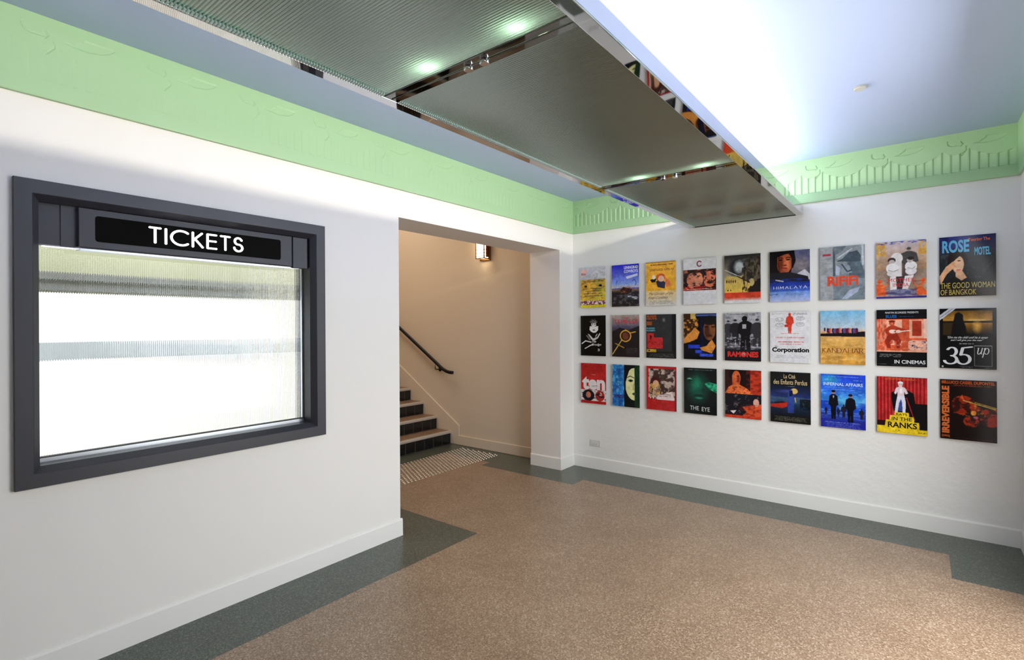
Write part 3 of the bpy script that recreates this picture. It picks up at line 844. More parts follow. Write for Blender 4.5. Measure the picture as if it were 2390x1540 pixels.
a.line([(.02, .3), (.4, .44)], .008, (200, 200, 204)); a.line([(.36, .44), (.7, .58)], .012, (50, 40, 34))
for k in range(5): a.ell(.07 + k * .06, .545 + .004 * (k % 2), .016, .032, (60, 40, 24))
a.ell(.1, .73, .02, .018, (80, 60, 30)); a.ell(.18, .73, .02, .018, (80, 60, 30)); a.rect(0, .78, 1, .88, (206, 66, 42)); a.grad(.88, .96, (206, 66, 42), (226, 226, 228)); a.rect(0, .95, 1, 1, (224, 226, 230)); a.small(.2, .97, .9, 1, (170, 170, 176))
poster(4, 0, a, 'misty grey and ochre poster with a broad red stripe near its foot, top row')
a = Art((60, 58, 66), 6); a.grad(0, .62, (90, 92, 122), (86, 80, 92)); a.ell(.75, .3, .35, .2, (130, 122, 130), soft=.6); a.poly([(0, 0), (.56, 0), (.6, .2), (.52, .5), (0, .62)], (24, 18, 20))
a.ell(.37, .24, .20, .21, (168, 82, 50)); a.ell(.27, .26, .10, .2, (106, 46, 30), soft=.6); a.ell(.45, .27, .11, .14, (214, 118, 74), soft=.6); a.poly([(.38, .14), (.40, .15), (.43, .27), (.38, .285), (.35, .27)], (196, 100, 62)); a.ell(.39, .285, .05, .015, (110, 46, 32)); a.ell(.28, .175, .055, .013, K); a.ell(.47, .175, .055, .013, K); a.line([(.21, .145), (.27, .125), (.34, .145)], .007, (30, 16, 14)); a.line([(.41, .145), (.47, .125), (.53, .14)], .007, (30, 16, 14)); a.ell(.38, .34, .075, .012, (96, 30, 28)); a.ell(.38, .358, .06, .014, (186, 76, 60)); a.poly([(.1, .0), (.62, .0), (.57, .05), (.38, .07), (.2, .12), (.19, .3), (.24, .44), (.1, .5)], (20, 16, 18)); a.poly([(.56, .06), (.62, 0), (.66, .2), (.58, .36), (.55, .3)], (26, 20, 22)); a.line([(.24, .08), (.22, .26), (.25, .42)], .005, (24, 14, 14))
a.poly([(.7, .45), (.88, .38), (1, .48), (1, .6), (.6, .6)], (200, 200, 212)); a.poly([(.0, .42), (.5, .42), (.95, .52), (1, .66), (0, .66)], (34, 34, 40)); a.grad(.62, .8, (34, 52, 150), (70, 104, 200)); a.noise(0, .55, 1, .72, (30, 50, 150), 8, .5); a.grad(.8, 1, (110, 150, 224), (176, 186, 226)); a.noise(0, .84, 1, .87, (40, 44, 80), 2, .6, .9, 10)
a.stk('HIMALAYA', .10, .70, .93, .75, (214, 220, 240), .13, .07, .4); a.line([(.16, .57), (.34, .6)], .012, (190, 186, 180))
poster(5, 0, a, 'poster of a red-brown face with dark hair above deep blue mountains')
a = Art((140, 148, 154), 7); a.grad(0, 1, (150, 154, 156), (116, 130, 140)); a.rect(0, 0, .30, 1, (156, 160, 162)); a.rect(.30, .02, .345, .55, (84, 94, 104)); a.poly([(.36, .28), (.5, .24), (.66, .12), (.84, .1), (.92, .2), (.9, .34), (.7, .3)], (70, 82, 92)); a.poly([(.62, .3), (.9, .3), (1, .5), (1, .62), (.66, .56)], (92, 106, 116)); a.poly([(.5, .32), (.66, .36), (.72, .5), (.5, .52)], (150, 160, 172)); a.poly([(.36, .34), (.46, .4), (.44, .54), (.36, .54)], (176, 186, 204)); a.line([(.5, .34), (.62, .48), (.7, .46)], .012, (70, 82, 94))
a.line([(.4, .22), (.72, .06)], .01, (190, 200, 208)); a.line([(.95, 0), (.96, .36)], .016, (190, 200, 206)); a.poly([(.5, .98), (.66, .82), (.9, .76), (.84, .86), (.6, .99)], (168, 178, 200)); a.poly([(.3, .0), (.6, .0), (.5, .1), (.34, .16)], (110, 120, 126))
a.rect(.06, .13, .25, .17, (176, 60, 76)); a.small(.08, .25, .3, 5, (196, 198, 200), dv=.03); a.txt('RiFiFi', .17, .555, .86, .735, (220, 78, 48), .04); a.small(.1, .95, .9, 1, (150, 156, 160))
poster(6, 0, a, 'grey-blue poster of a man in a hat with big orange-red letters')
a = Art((180, 160, 140), 8); a.grad(0, .5, (196, 184, 190), (206, 160, 110)); a.ell(.5, .55, .6, .44, (120, 96, 84), soft=.7); a.noise(0, 0, .2, .25, (220, 160, 50), 6, .4); a.noise(.85, 0, 1, .25, (220, 160, 50), 6, .4); a.noise(0, 0, 1, .05, (70, 70, 150), 3, .5, .9, 5)
a.man(.66, .12, .62, (74, 70, 70), (150, 130, 120), 1.5); a.ell(.42, .30, .12, .1, (226, 220, 216)); a.poly([(.34, .3), (.52, .3), (.52, .62), (.34, .62)], (224, 218, 214)); a.ell(.32, .33, .08, .05, (60, 50, 50)); a.ell(.32, .36, .06, .04, (190, 176, 170)); a.ell(.33, .47, .13, .09, (236, 232, 230)); a.ell(.36, .56, .14, .06, (222, 216, 212)); a.line([(.25, .5), (.35, .53), (.45, .5)], .006, (168, 160, 156)); a.ell(.70, .45, .12, .09, (238, 234, 232)); a.ell(.70, .53, .11, .07, (226, 220, 218)); a.line([(.64, .47), (.72, .5), (.78, .46)], .006, (170, 160, 156)); a.ell(.68, .34, .06, .045, (190, 176, 170)); a.ell(.7, .31, .07, .03, (50, 44, 44))
a.poly([(.28, .62), (.48, .62), (.4, .88), (.28, .88)], (230, 224, 222)); a.poly([(.54, .62), (.76, .6), (.62, .88), (.5, .86)], (228, 222, 220)); a.poly([(.4, .62), (.58, .62), (.52, .86), (.42, .86)], (60, 50, 52)); a.ell(.5, .9, .34, .06, (130, 130, 160)); a.noise(.15, .84, .85, .96, (70, 70, 110), 6, .5)
for cx_, q_ in ((.07, 1), (.93, -1)):
    a.ell(cx_, .70, .05, .04, (228, 100, 50)); a.poly([(cx_ - .09, .75), (cx_ + .07, .74), (cx_ + .11 * q_, .82), (cx_ + .13 * q_, .95), (cx_ - .14 * q_, .95)], (228, 100, 50)); a.line([(cx_, .80), (cx_ + .13 * q_, .80), (cx_ + .16 * q_, .75)], .012, (236, 120, 64)); a.noise(cx_ - .2, .7, cx_ + .2, .95, (160, 56, 30), 6, .6, .6)
a.rect(0, .965, 1, 1, (60, 50, 130)); a.txt('MOTHER', .24, .65, .78, .715, (206, 60, 60), .0); a.txt('INDIA', .34, .735, .66, .80, (206, 60, 60), .0)
poster(7, 0, a, 'top row poster of pale old-fashioned seated figures with orange figures in the corners')
a = Art((40, 44, 50), 9); a.grad(0, .3, (26, 28, 84), (40, 44, 56)); a.noise(0, 0, .55, .2, (40, 50, 130), 5, .4, .7); a.grad(.3, .85, (38, 42, 46), (30, 32, 34)); a.noise(.5, .42, .95, .7, (80, 84, 88), 8, .66, .5); a.noise(0, .3, .2, .6, (74, 84, 88), 6, .6, .6); a.poly([(.6, .85), (1, .4), (1, .85)], (22, 24, 26))
a.ell(.33, .40, .18, .16, (34, 24, 22)); a.ell(.3, .3, .12, .1, (34, 24, 22)); a.ell(.34, .47, .105, .145, (232, 190, 150)); a.poly([(.22, .27), (.47, .28), (.36, .34), (.25, .42)], (40, 26, 22)); a.ell(.36, .41, .03, .008, K); a.ell(.35, .56, .045, .014, (210, 110, 110)); a.poly([(.3, .58), (.42, .58), (.5, .7), (.4, .74), (.3, .72)], (224, 176, 136)); a.poly([(0, .66), (.12, .5), (.24, .42), (.3, .42), (.3, .5), (.14, .62), (.02, .8)], (226, 170, 126)); a.poly([(.05, .78), (.28, .66), (.4, .74), (.52, .68), (.66, .86), (.04, .86)], (28, 26, 28)); a.rect(0, .84, 1, 1, (44, 34, 28))
a.txt('ROSE', .055, .06, .54, .27, (96, 176, 214), .035); a.txt('MOTEL', .63, .20, .91, .335, (96, 176, 210), .035); a.txt('Touring The', .52, .045, .90, .115, (214, 96, 52), .02)
a.txt('THE GOOD WOMAN', .02, .77, .98, .865, (206, 186, 96), .0); a.txt('OF BANGKOK', .02, .885, .66, .975, (206, 186, 96), .0); a.small(.72, .92, .96, 2, (150, 50, 40), dv=.03)
poster(8, 0, a, 'dark poster of a person shading their face under big pale blue letters, top right')
# ---- middle row
a = Art((14, 13, 13), 10); a.poly([(.36, .16), (.44, .09), (.56, .08), (.68, .15), (.62, .2), (.42, .2)], (150, 150, 150)); a.noise(.34, .08, .7, .2, (16, 15, 15), 9, .42, .95, 2); a.poly([(.44, .19), (.6, .19), (.64, .25), (.54, .27), (.42, .24)], (214, 214, 214)); a.ell(.48, .21, .025, .008, K); a.ell(.57, .215, .025, .008, K); a.poly([(.37, .27), (.5, .25), (.58, .27), (.71, .26), (.7, .36), (.62, .42), (.52, .43), (.42, .4), (.36, .35)], (232, 232, 232)); a.ell(.53, .36, .06, .02, (70, 70, 70), soft=.6); a.poly([(.28, .45), (.36, .47), (.5, .57), (.66, .53), (.76, .43), (.79, .45), (.70, .56), (.56, .62), (.44, .6)], (206, 206, 206)); a.poly([(.2, .48), (.3, .5), (.4, .6), (.36, .62)], (120, 120, 120)); a.line([(.05, .7), (.2, .63), (.42, .66)], .013, (230, 230, 230)); a.line([(.18, .82), (.4, .74), (.5, .72)], .012, (226, 226, 226)); a.line([(.6, .52), (.66, .46)], .01, (210, 210, 210))
a.txt('The', .44, .61, .64, .67, (230, 230, 230), .01, .15); a.txt('Grudge', .42, .69, .84, .76, (230, 230, 230), .01, .1); a.txt('3', .68, .82, .76, .88, (210, 210, 210), .02)
poster(0, 1, a, 'black poster with a white masked face and flowing white strokes, nearest the corner')
a = Art((38, 34, 40), 11); a.grad(0, .3, (176, 158, 150), (96, 88, 104)); a.grad(.25, .5, (96, 92, 116), (34, 30, 34)); a.poly([(0, .4), (.3, .3), (.6, .36), (1, .26), (1, 1), (0, 1)], (38, 32, 34)); a.line(arc(.5, .5, .19, .13, 0, 360), .015, (214, 164, 60)); a.ell(.5, .5, .12, .09, (110, 60, 40)); a.line([(.36, .60), (.02, .94)], .012, (206, 170, 80)); a.line([(.12, .68), (.44, .78)], .010, (206, 150, 60)); a.line([(.54, .37), (.66, .43), (.86, .40)], .012, (222, 160, 60)); a.line([(.5, .35), (.6, .4)], .01, (222, 160, 60)); a.small(.5, .79, .95, 6, (96, 92, 92), dv=.03)
a.txt('THE', .44, .055, .60, .095, (200, 44, 50), .02); a.txt('TEMPEST', .08, .11, .96, .215, (200, 44, 50), 0)
poster(1, 1, a, 'dark poster with a golden ring-and-cross emblem beneath red lettering')
a = Art((46, 46, 48), 12); a.rect(.86, 0, 1, 1, (22, 22, 26)); a.rect(0, .85, 1, 1, (30, 28, 28)); a.ell(.6, .13, .07, .06, (110, 116, 118), soft=.8); a.rect(.02, .02, .34, .1, (96, 50, 30)); a.txt('BLOOD', .03, .02, .35, .06, (196, 96, 50), .02); a.txt('GUTS', .03, .075, .36, .12, (196, 96, 50), .02); a.rect(.02, .16, .2, .25, (150, 82, 40)); a.txt('RAIDED', .02, .30, .3, .34, (100, 176, 190), .03); a.txt('ROBBY', .02, .355, .32, .39, (100, 176, 190), .03)
a.poly([(.03, .43), (.26, .43), (.26, .53), (.56, .53), (.56, .78), (.03, .78)], (186, 44, 44)); a.poly([(.12, .46), (.2, .5), (.14, .6)], (50, 20, 20)); a.noise(.03, .62, .58, .7, (110, 20, 24), 4, .5, .6, 3); a.rect(.02, .8, .34, .865, (200, 160, 40)); a.ell(.1, .83, .03, .015, K); a.small(.06, .9, .96, 3, (150, 150, 150), dv=.028)
poster(2, 1, a, 'dark grey poster with stacked orange, blue and red lettering down its left side')
a = Art((20, 18, 20), 13); a.rect(.0, .0, .36, .6, (60, 34, 18)); a.noise(0, .1, .45, .55, (220, 150, 60), 9, .55, .95, .8); a.rect(.22, 0, .38, .12, (206, 170, 90)); a.rect(.36, .02, 1, .06, (70, 90, 150)); a.poly([(.36, .3), (.5, .4), (.42, .55), (.2, .62), (0, .66), (0, .56)], (214, 140, 60)); a.rect(.52, .06, .62, .9, (22, 26, 54)); a.ell(.80, .2, .22, .1, (24, 22, 24)); a.ell(.79, .36, .18, .22, (128, 78, 44)); a.ell(.72, .38, .1, .2, (74, 42, 28), soft=.5); a.ell(.7, .29, .06, .012, K); a.ell(.9, .29, .06, .012, K); a.ell(.78, .48, .09, .03, (70, 34, 24)); a.ell(.8, .15, .22, .1, (26, 24, 26)); a.poly([(.5, .74), (.7, .7), (.86, .56), (.98, .7), (.86, .86), (.56, .8)], (216, 140, 60))
a.rect(.14, .68, .50, .76, (44, 62, 190)); a.rect(.36, .79, .56, .86, (54, 76, 200)); a.rect(.50, .87, .90, .93, (60, 84, 206)); a.noise(.14, .68, .9, .93, (30, 40, 120), 6, .6, .5)
poster(3, 1, a, 'dark poster of a capped face at right with gold figures and blue blocks')
a = Art((150, 150, 160), 14); a.grad(0, .6, (176, 176, 184), (140, 138, 150)); a.noise(0, .0, 1, .6, (100, 100, 108), 12, .6, .6); a.noise(0, .5, 1, .8, (60, 58, 64), 9, .45, .9)
for cx_, t0_, t1_, k_ in ((.1, .16, .62, (58, 56, 60)), (.3, .14, .66, (40, 38, 42)), (.58, .08, .76, (24, 22, 26)), (.9, .13, .7, (52, 50, 54))): a.man(cx_, t0_, t1_, k_, (160, 158, 162), 1.3)
a.ell(.56, .13, .075, .06, (20, 18, 20)); a.rect(.5, .24, .6, .33, (170, 170, 176)); a.noise(0, .5, 1, .75, (220, 220, 226), 10, .68, .8); a.rect(0, .76, 1, 1, (28, 26, 30)); a.noise(0, .72, 1, .8, (40, 38, 46), 5, .4); a.small(.08, .03, .95, 1, (70, 70, 76)); a.txt('RAMONES', .08, .805, .93, .92, (220, 52, 44), .045); a.ell(.51, .862, .055, .045, (214, 200, 200)); a.noise(.46, .82, .56, .9, (110, 40, 40), 4, .5)
poster(4, 1, a, 'black and white poster of a standing group above bold red capitals')
a = Art((222, 222, 226), 15); a.man(.5, .03, .42, (214, 68, 44), None, 1.05, .05); a.line([(.5, 0), (.5, .05)], .004, (120, 60, 50)); a.rect(.37, .25, .45, .30, (200, 56, 48))
for cx_, cy_ in ((.24, .15), (.25, .26), (.76, .13), (.76, .25)): a.line(arc(cx_, cy_, .1, .035, 0, 360), .0035, (130, 134, 140)); a.small(cx_ - .06, cy_ - .015, cx_ + .06, 2, (110, 112, 120), dv=.018)
a.small(.05, .035, .36, 1, (120, 120, 126)); a.small(.56, .03, .95, 2, (110, 110, 116)); a.small(.24, .42, .76, 1, (206, 110, 110), h=.016); a.small(.12, .50, .88, 1, (206, 110, 110), h=.016); a.small(.16, .585, .88, 1, (204, 80, 80), h=.018); a.small(.24, .63, .8, 1, (204, 100, 100), h=.014)
a.txt('The', .12, .672, .19, .695, (30, 30, 32), .02); a.txt('Corporation', .05, .70, .97, .82, (26, 26, 28), .045); a.small(.08, .86, .9, 3, (176, 178, 190), dv=.022); a.small(.06, .94, .92, 2, (196, 198, 206), dv=.02)
poster(5, 1, a, 'white poster of a small red walking figure above heavy black lettering')
a = Art((218, 170, 96), 16); a.grad(0, .38, (120, 186, 226), (196, 204, 210)); a.grad(.34, .41, (206, 200, 200), (224, 170, 130)); a.grad(.48, 1, (224, 176, 100), (206, 150, 60)); a.noise(0, .5, 1, .98, (190, 134, 56), 14, .55, .5, .25); a.noise(0, .5, 1, .98, (236, 192, 120), 12, .6, .5, .3); a.poly([(0, .43), (1, .385), (1, .485), (0, .475)], (30, 24, 30))
rs = np.random.RandomState(5)
for k in range(22):
    cc = [(44, 40, 80), (120, 30, 50), (214, 110, 60), (200, 150, 170), (36, 30, 40), (60, 90, 150), (150, 40, 60)][k % 7]; a.ell(.17 + k * .031, .365 + .012 * rs.rand(), .026, .048, cc)
a.ell(.1, .35, .02, .035, (40, 40, 60)); a.stk('KANDAHAR', .05, .70, .95, .785, (126, 58, 26), .13, .06, .22)
poster(6, 1, a, 'blue sky and orange desert sand poster with a row of tiny robed people')
a = Art((20, 20, 22), 17); a.rect(0, .165, 1, .745, (214, 88, 54)); a.poly([(.2, .18), (.52, .18), (.52, .36), (.2, .36)], (240, 180, 150)); a.poly([(.66, .18), (1, .18), (1, .5), (.66, .5)], (236, 170, 140)); a.poly([(.72, .2), (.9, .2), (.9, .46), (.72, .46)], (170, 54, 34)); a.rect(.94, .17, 1, .5, (244, 200, 180)); a.noise(0, .16, .2, .74, (240, 160, 130), 9, .5, .8); a.noise(.0, .5, .66, .74, (236, 150, 110), 8, .6, .6); a.rect(.64, .54, 1, .72, (238, 180, 156)); a.noise(.64, .54, 1, .72, (40, 32, 60), 9, .62, .9)
a.ell(.315, .235, .055, .05, (150, 50, 30)); a.ell(.315, .25, .035, .03, (206, 100, 64)); a.ell(.315, .205, .07, .018, (120, 36, 24)); a.poly([(.24, .30), (.30, .275), (.36, .275), (.44, .31), (.6, .35), (.64, .385), (.6, .395), (.45, .37), (.42, .44), (.24, .45), (.19, .42), (.17, .36)], (176, 58, 36)); a.poly([(.24, .44), (.42, .43), (.50, .54), (.46, .68), (.40, .68), (.40, .56), (.32, .52), (.26, .58), (.30, .68), (.22, .68), (.16, .56)], (152, 46, 30)); a.ell(.33, .385, .075, .035, (246, 214, 196)); a.ell(.44, .385, .055, .028, (246, 214, 196)); a.poly([(.46, .375), (.68, .36), (.68, .375), (.46, .395)], (250, 224, 206)); a.ell(.38, .385, .018, .012, (140, 40, 26)); a.noise(.30, .55, .52, .63, (250, 230, 220), 5, .55, .9); a.rect(0, .725, 1, .745, (238, 180, 150))
a.txt('MARTIN SCORSESE PRESENTS', .18, .035, .84, .068, (206, 206, 208), .015); a.txt('BLUES', .19, .09, .41, .145, (40, 100, 170), .03); a.small(.44, .12, .78, 1, (40, 90, 150)); a.txt('IN CINEMAS', .36, .885, .97, .95, (230, 230, 232), .02); a.small(.03, .785, .52, 3, (170, 170, 170), dv=.02); a.small(.3, .97, .97, 1, (140, 140, 140)); a.small(.03, .96, .2, 1, (190, 190, 190))
poster(7, 1, a, 'black bordered poster of a seated guitarist printed in orange')
a = Art((17, 17, 18), 18); a.rect(.06, .04, .93, .22, (150, 104, 36)); a.grad(.04, .2, (110, 76, 26), (190, 140, 60), .06, .93); a.ell(.66, .2, .26, .03, (236, 206, 130), soft=.8); a.rect(.06, .21, .93, .24, (34, 28, 20)); a.grad(.24, .42, (170, 118, 36), (40, 30, 18), .06, .93); a.ell(.67, .3, .1, .14, (230, 176, 80), soft=.9); a.poly([(.06, .24), (.3, .24), (.3, .44), (.06, .44)], (60, 44, 24)); a.poly([(.28, .09), (.34, .06), (.42, .1), (.43, .2), (.47, .3), (.5, .46), (.2, .46), (.24, .26)], (22, 20, 20)); a.rect(0, .44, 1, 1, (17, 17, 18)); a.poly([(0, 0), (.29, 0), (0, .2)], (18, 18, 18)); a.poly([(0, .11), (.17, 0), (.30, 0), (0, .2)], (206, 208, 214)); a.line([(0, .16), (.24, .0)], .004, (110, 112, 120))
a.txt('"Give me the child until he is seven', .12, .46, .87, .50, (220, 220, 220), .01, .04); a.txt('and I will give you the man"', .19, .51, .78, .55, (220, 220, 220), .01, .04); a.small(.35, .58, .62, 1, (200, 200, 200), h=.014)
a.stk('35', .10, .65, .53, .925, (232, 232, 234), .17, .075, .12, .08); a.line([(.62, .62), (.92, .62), (.92, .95), (.62, .95), (.62, .62)], .004, (170, 170, 170)); a.stk('up', .66, .60, .86, .76, (226, 226, 228), .10, .04, .12, .14); a.small(.8, .975, .98, 1, (190, 190, 190)); a.small(.36, .955, .6, 2, (150, 150, 150), dv=.018); a.rect(.03, .955, .07, .985, (190, 190, 190))
poster(8, 1, a, 'black poster with a golden sunset silhouette and large white numerals')
# ---- bottom row
a = Art((186, 40, 38), 19); a.small(.1, .06, .9, 2, (120, 24, 24), dv=.035); a.small(.06, .15, .9, 2, (150, 30, 30), dv=.03); a.small(.4, .27, .6, 1, (220, 170, 160), h=.018); a.rect(0, .66, 1, .93, (224, 214, 210)); a.ell(.3, .8, .24, .14, (30, 26, 30)); a.ell(.3, .79, .1, .08, (200, 120, 100)); a.ell(.76, .8, .18, .13, (170, 50, 44)); a.ell(.78, .76, .06, .05, (222, 150, 130)); a.noise(0, .66, 1, .93, (24, 24, 40), 7, .6, .9); a.rect(0, .93, 1, 1, (180, 36, 36)); a.txt('ten', .05, .33, .96, .66, (232, 226, 226), .05)
poster(0, 2, a, 'red poster with huge white lowercase letters, bottom row nearest the corner')
a = Art((20, 34, 26), 20); a.rect(0, 0, .44, 1, (44, 120, 190)); a.noise(0, 0, .44, 1, (110, 190, 226), 14, .55, .7, .5); a.noise(0, .1, .44, 1, (30, 70, 150), 10, .55, .7, .5); a.noise(.05, .72, .42, .8, (50, 30, 90), 3, .3, .7, 4); a.rect(.44, 0, 1, 1, (20, 26, 24)); a.ell(.8, .45, .32, .38, (222, 220, 160)); a.rect(.82, .0, 1, 1, (24, 50, 32)); a.noise(.82, 0, 1, 1, (50, 90, 50), 12, .6, .6); a.line([(.56, .3), (.66, .26), (.8, .3)], .009, (40, 50, 40)); a.ell(.68, .37, .09, .03, (40, 90, 96)); a.ell(.68, .37, .035, .026, K); a.line([(.8, .44), (.76, .56), (.8, .58)], .007, (130, 140, 90)); a.ell(.8, .68, .07, .03, (60, 70, 60)); a.poly([(.44, 0), (.8, 0), (.62, .14), (.5, .4), (.5, .7), (.62, .84), (.44, 1)], (16, 22, 28))
poster(1, 2, a, 'poster split between a bright blue strip and a half-hidden pale face')
a = Art((172, 34, 34), 21); a.poly([(.07, .06), (.96, .06), (.94, .76), (.07, .72)], (190, 170, 156)); a.poly([(.3, .08), (.56, .1), (.44, .32), (.22, .28)], (210, 180, 180)); a.noise(.07, .06, .96, .76, (60, 40, 36), 9, .48, .95); a.ell(.3, .34, .16, .09, (80, 30, 28)); a.ell(.32, .4, .1, .08, (226, 180, 140)); a.noise(.1, .4, .46, .7, (214, 160, 80), 7, .5, .8); a.poly([(.36, .68), (.84, .56), (.94, .72), (.9, .76), (.36, .76)], (224, 206, 204)); a.small(.42, .63, .84, 2, (90, 40, 44), dv=.04, h=.014); a.rect(0, .77, 1, 1, (184, 36, 36)); a.txt('1131', .12, .705, .46, .75, (230, 220, 214), .01); a.small(.06, .82, .92, 2, (150, 26, 28), dv=.028); a.small(.1, .9, .3, 2, (140, 24, 26)); a.rect(0, 0, .07, 1, (176, 34, 36)); a.rect(.95, .1, 1, 1, (130, 26, 28))
poster(2, 2, a, 'red bordered poster with a tilted collage of dark sepia pictures')
a = Art((22, 26, 26), 22); a.ell(.42, .42, .44, .42, (26, 84, 66), soft=.7); a.ell(.38, .34, .2, .2, (34, 120, 92), soft=.8); a.ell(.18, .25, .1, .04, (120, 200, 160), soft=.6); a.ell(.18, .27, .08, .02, (16, 40, 34)); a.poly([(.64, .34), (.74, .29), (1, .33), (1, .52), (.8, .46)], (46, 176, 130)); a.noise(.6, .26, 1, .5, (20, 60, 50), 6, .55, .7); a.ell(.6, .48, .09, .1, (20, 56, 46), soft=.6); a.ell(.46, .6, .2, .035, (20, 50, 44), soft=.4); a.ell(.46, .65, .16, .03, (50, 120, 100), soft=.6); a.rect(0, .8, 1, 1, (20, 24, 24)); a.small(.12, .035, .95, 1, (120, 140, 134), h=.014)
a.txt('THE', .19, .83, .46, .92, (206, 214, 210), .0); a.txt('EYE', .55, .84, .79, .93, (206, 214, 210), .0)
poster(3, 2, a, 'very dark poster with a green-lit face, bottom row')
a = Art((40, 24, 22), 23); a.rect(0, 0, 1, .5, (196, 60, 36)); a.rect(.42, 0, .7, .42, (34, 20, 20)); a.rect(0, 0, .2, .5, (54, 26, 24)); a.noise(.6, 0, 1, .45, (120, 34, 26), 12, .5, .7, .3); a.ell(.3, .1, .2, .12, (30, 20, 20)); a.ell(.32, .17, .12, .15, (216, 104, 60)); a.ell(.38, .19, .06, .12, (130, 46, 30), soft=.6); a.ell(.36, .13, .04, .008, K); a.ell(.35, .24, .04, .012, (130, 30, 30)); a.poly([(.0, .5), (.1, .36), (.26, .3), (.4, .3), (.62, .38), (.78, .5)], (224, 112, 60)); a.noise(0, .34, .8, .5, (110, 40, 26), 9, .58, .7, 2); a.line([(.46, .48), (.6, .54), (.7, .5), (.8, .55), (.95, .5)], .007, (226, 160, 60))
a.rect(0, .5, 1, .93, (30, 28, 34)); a.noise(0, .52, 1, .93, (120, 110, 120), 10, .7, .8); a.poly([(.48, .76), (1, .68), (1, 1), (.4, 1), (.6, .86)], (216, 84, 48)); a.ell(.86, .66, .08, .08, (226, 170, 150)); a.poly([(.14, .86), (.32, .84), (.24, .92)], (220, 210, 206)); a.rect(0, .94, 1, 1, (206, 66, 40)); a.noise(.4, .7, 1, 1, (120, 34, 26), 9, .6, .6)
poster(4, 2, a, 'orange and black poster of a bare-shouldered woman above a dark crowd')
a = Art((28, 28, 28), 24); a.grad(.26, .5, (24, 30, 44), (40, 52, 110)); a.grad(.5, .66, (60, 80, 120), (34, 60, 84)); a.grad(.62, .86, (30, 54, 80), (24, 26, 34)); a.ell(.4, .38, .35, .05, (60, 70, 140), soft=.8); a.noise(0, .48, 1, .62, (70, 104, 120), 8, .6, .6, .5); a.ell(.6, .37, .09, .055, (226, 190, 110)); a.poly([(.44, .36), (.55, .34), (.6, .5), (.6, .8), (.44, .8)], (46, 66, 150), .8); a.poly([(.48, .36), (.56, .36), (.56, .46), (.48, .48)], (24, 28, 50)); a.line([(.62, .5), (.64, .58)], .008, (206, 170, 110)); a.poly([(0, .65), (.44, .59), (.42, .68), (.3, .72), (0, .7)], (170, 44, 34)); a.poly([(.1, .6), (.3, .58), (.4, .6), (.1, .64)], (30, 34, 40)); a.noise(.74, .52, 1, .72, (20, 24, 24), 6, .3, .9); a.small(.08, .88, .92, 5, (120, 116, 100), dv=.018)
a.txt('La Cité', .34, .045, .63, .125, (206, 184, 140), .01); a.txt('des Enfants Perdus', .08, .15, .92, .245, (206, 184, 140), .01); a.small(.38, .275, .62, 1, (150, 150, 170))
poster(5, 2, a, 'night scene poster with cream lettering over dark sea and a red boat')
a = Art((30, 70, 190), 25); a.grad(0, .5, (36, 66, 214), (50, 130, 224)); a.ell(.2, .1, .3, .14, (50, 150, 200), soft=.8); a.ell(.6, .5, .5, .14, (90, 180, 226), soft=.8); a.noise(0, .3, 1, .75, (120, 200, 236), 7, .6, .6, .6); a.grad(.7, .86, (70, 110, 206), (40, 60, 160)); a.rect(0, .84, 1, 1, (34, 40, 150)); a.noise(0, .72, 1, .9, (36, 50, 140), 9, .5, .8, .5)
for cx_, t0_, t1_, w_ in ((.12, .62, .76, 1.), (.4, .62, .8, .9), (.52, .56, .8, 1.1), (.91, .62, .81, 1.2)): a.man(cx_, t0_, t1_, (30, 32, 50), None, w_, .1)
a.man(.29, .30, .84, (17, 18, 26), (170, 130, 120), .82, .12); a.man(.67, .36, .88, (17, 18, 26), (160, 120, 110), .95, .15); a.poly([(.275, .4), (.31, .4), (.29, .46)], (214, 214, 224))
a.txt('INFERNAL AFFAIRS', .06, .155, .94, .215, (196, 220, 246), .02); a.small(.16, .04, .86, 1, (150, 190, 236)); a.small(.08, .1, .24, 1, (190, 214, 246)); a.small(.72, .1, .94, 1, (190, 214, 246)); a.small(.08, .24, .92, 1, (120, 170, 226)); a.small(.2, .28, .82, 1, (170, 204, 240)); a.small(.06, .89, .92, 4, (150, 180, 226), dv=.02); a.small(.1, .975, .95, 1, (200, 214, 240))
poster(6, 2, a, 'bright blue poster of dark suited men walking forward')
a = Art((186, 40, 40), 26)
for k in range(14): a.rect(k / 14, 0, k / 14 + .03, 1, (136, 24, 28), .8); a.rect(k / 14 + .035, 0, k / 14 + .05, 1, (214, 70, 64), .6)
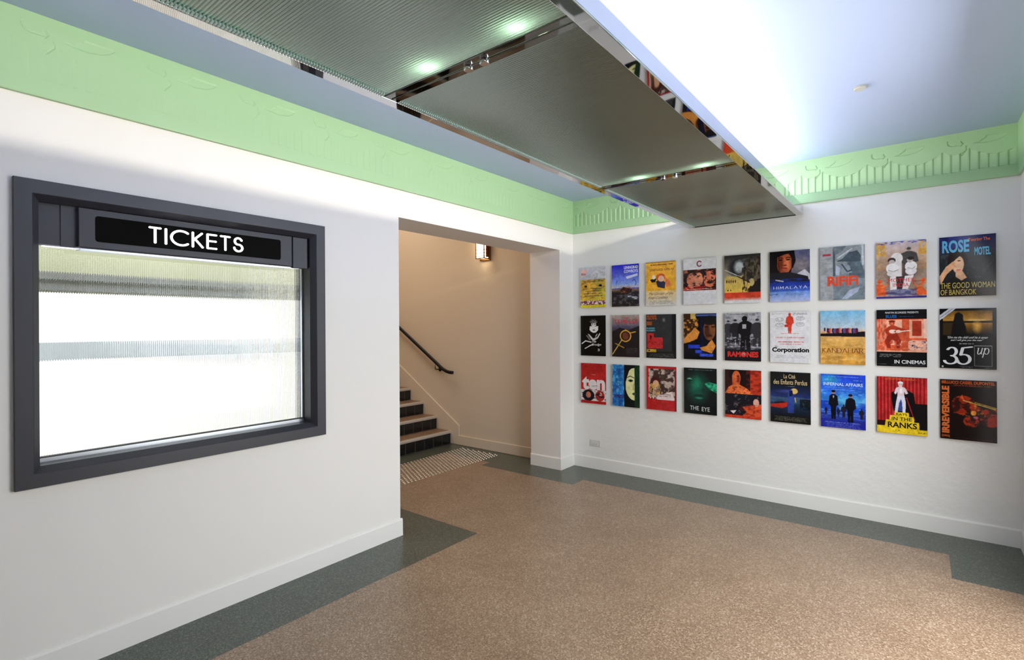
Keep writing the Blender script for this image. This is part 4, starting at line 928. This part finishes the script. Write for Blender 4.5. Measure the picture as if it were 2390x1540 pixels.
a.rect(.62, .45, 1, .92, (24, 20, 22)); a.poly([(.3, .28), (.4, .22), (.6, .22), (.74, .28), (.78, .5), (.78, .68), (.34, .6), (.3, .4)], (22, 18, 20)); a.poly([(0, .78), (.3, .78), (.3, .92), (0, .92)], (40, 18, 20)); a.ell(.48, .125, .048, .045, (236, 206, 200)); a.ell(.48, .10, .055, .026, (240, 240, 244)); a.ell(.46, .12, .01, .005, (60, 40, 40)); a.ell(.5, .12, .01, .005, (60, 40, 40)); a.poly([(.45, .165), (.51, .165), (.57, .185), (.60, .22), (.63, .28), (.58, .30), (.555, .25), (.555, .33), (.42, .33), (.42, .26), (.38, .31), (.35, .28), (.39, .19)], (236, 214, 218)); a.ell(.49, .24, .03, .05, (250, 246, 250)); a.poly([(.42, .32), (.555, .32), (.585, .45), (.575, .62), (.52, .62), (.51, .45), (.49, .38), (.45, .46), (.42, .62), (.36, .62), (.39, .44)], (226, 226, 240)); a.poly([(.49, .38), (.51, .45), (.52, .6), (.43, .6), (.45, .46)], (60, 80, 150)); a.line([(.6, .36), (.75, .74)], .006, (190, 40, 44)); a.poly([(0, .87), (.16, .87), (.18, .76), (.25, .76), (.27, .68), (.35, .68), (.36, .62), (.64, .62), (.65, .69), (.74, .69), (.75, .78), (.84, .78), (.85, .9), (1, .9), (1, 1), (0, 1)], (232, 200, 40)); a.small(.16, .02, .82, 2, (236, 150, 60), dv=.02); a.small(.02, .96, .95, 1, (140, 120, 30))
a.txt('RATS', .39, .635, .61, .675, (40, 34, 24), .015); a.txt('IN THE', .30, .705, .70, .765, (40, 34, 24), .015); a.txt('RANKS', .22, .795, .80, .895, (34, 28, 20), .025); a.small(.37, .93, .47, 1, (90, 70, 20), h=.015); a.small(.82, .94, .98, 1, (60, 50, 20), h=.02)
poster(7, 2, a, 'red curtain poster of a white clothed figure on yellow stepped blocks')
a = Art((28, 18, 16), 27); a.ell(.42, .42, .22, .16, (180, 52, 24)); a.poly([(.22, .4), (.4, .24), (.5, .34), (.52, .54), (.24, .56)], (150, 40, 20)); a.ell(.9, .6, .2, .15, (150, 40, 22)); a.ell(.56, .68, .14, .09, (184, 56, 28)); a.ell(.66, .5, .12, .07, (150, 46, 24)); a.noise(.2, .3, 1, .85, (34, 16, 14), 8, .52, .85); a.ell(.6, .54, .05, .04, (226, 150, 60)); a.ell(.64, .61, .045, .022, (200, 90, 110)); a.noise(.4, .4, .8, .6, (220, 140, 50), 7, .66, .8); a.line([(.42, .34), (.98, .46)], .006, (226, 196, 80)); a.line([(.62, .36), (.99, .44)], .005, (220, 180, 70)); a.poly([(.36, .3), (.4, .25), (.44, .34)], (206, 90, 40)); a.rect(0, 0, 1, .12, (40, 22, 18)); a.rect(0, 0, .19, 1, (34, 20, 16))
a.txt('BELLUCCI CASSEL DUPONTEL', .03, .02, .97, .07, (200, 92, 40), .03); a.small(.2, .085, .96, 1, (150, 60, 34), h=.018); a.txt('IRREVERSIBLE', .03, .11, .17, .90, (214, 110, 56), .05, 0, 90); a.txt('[2002]', .03, .93, .17, .97, (206, 104, 50), .02); a.small(.2, .965, .97, 1, (130, 40, 40), h=.008)
poster(8, 2, a, 'dark red-lit poster with tall orange letters down its left edge')
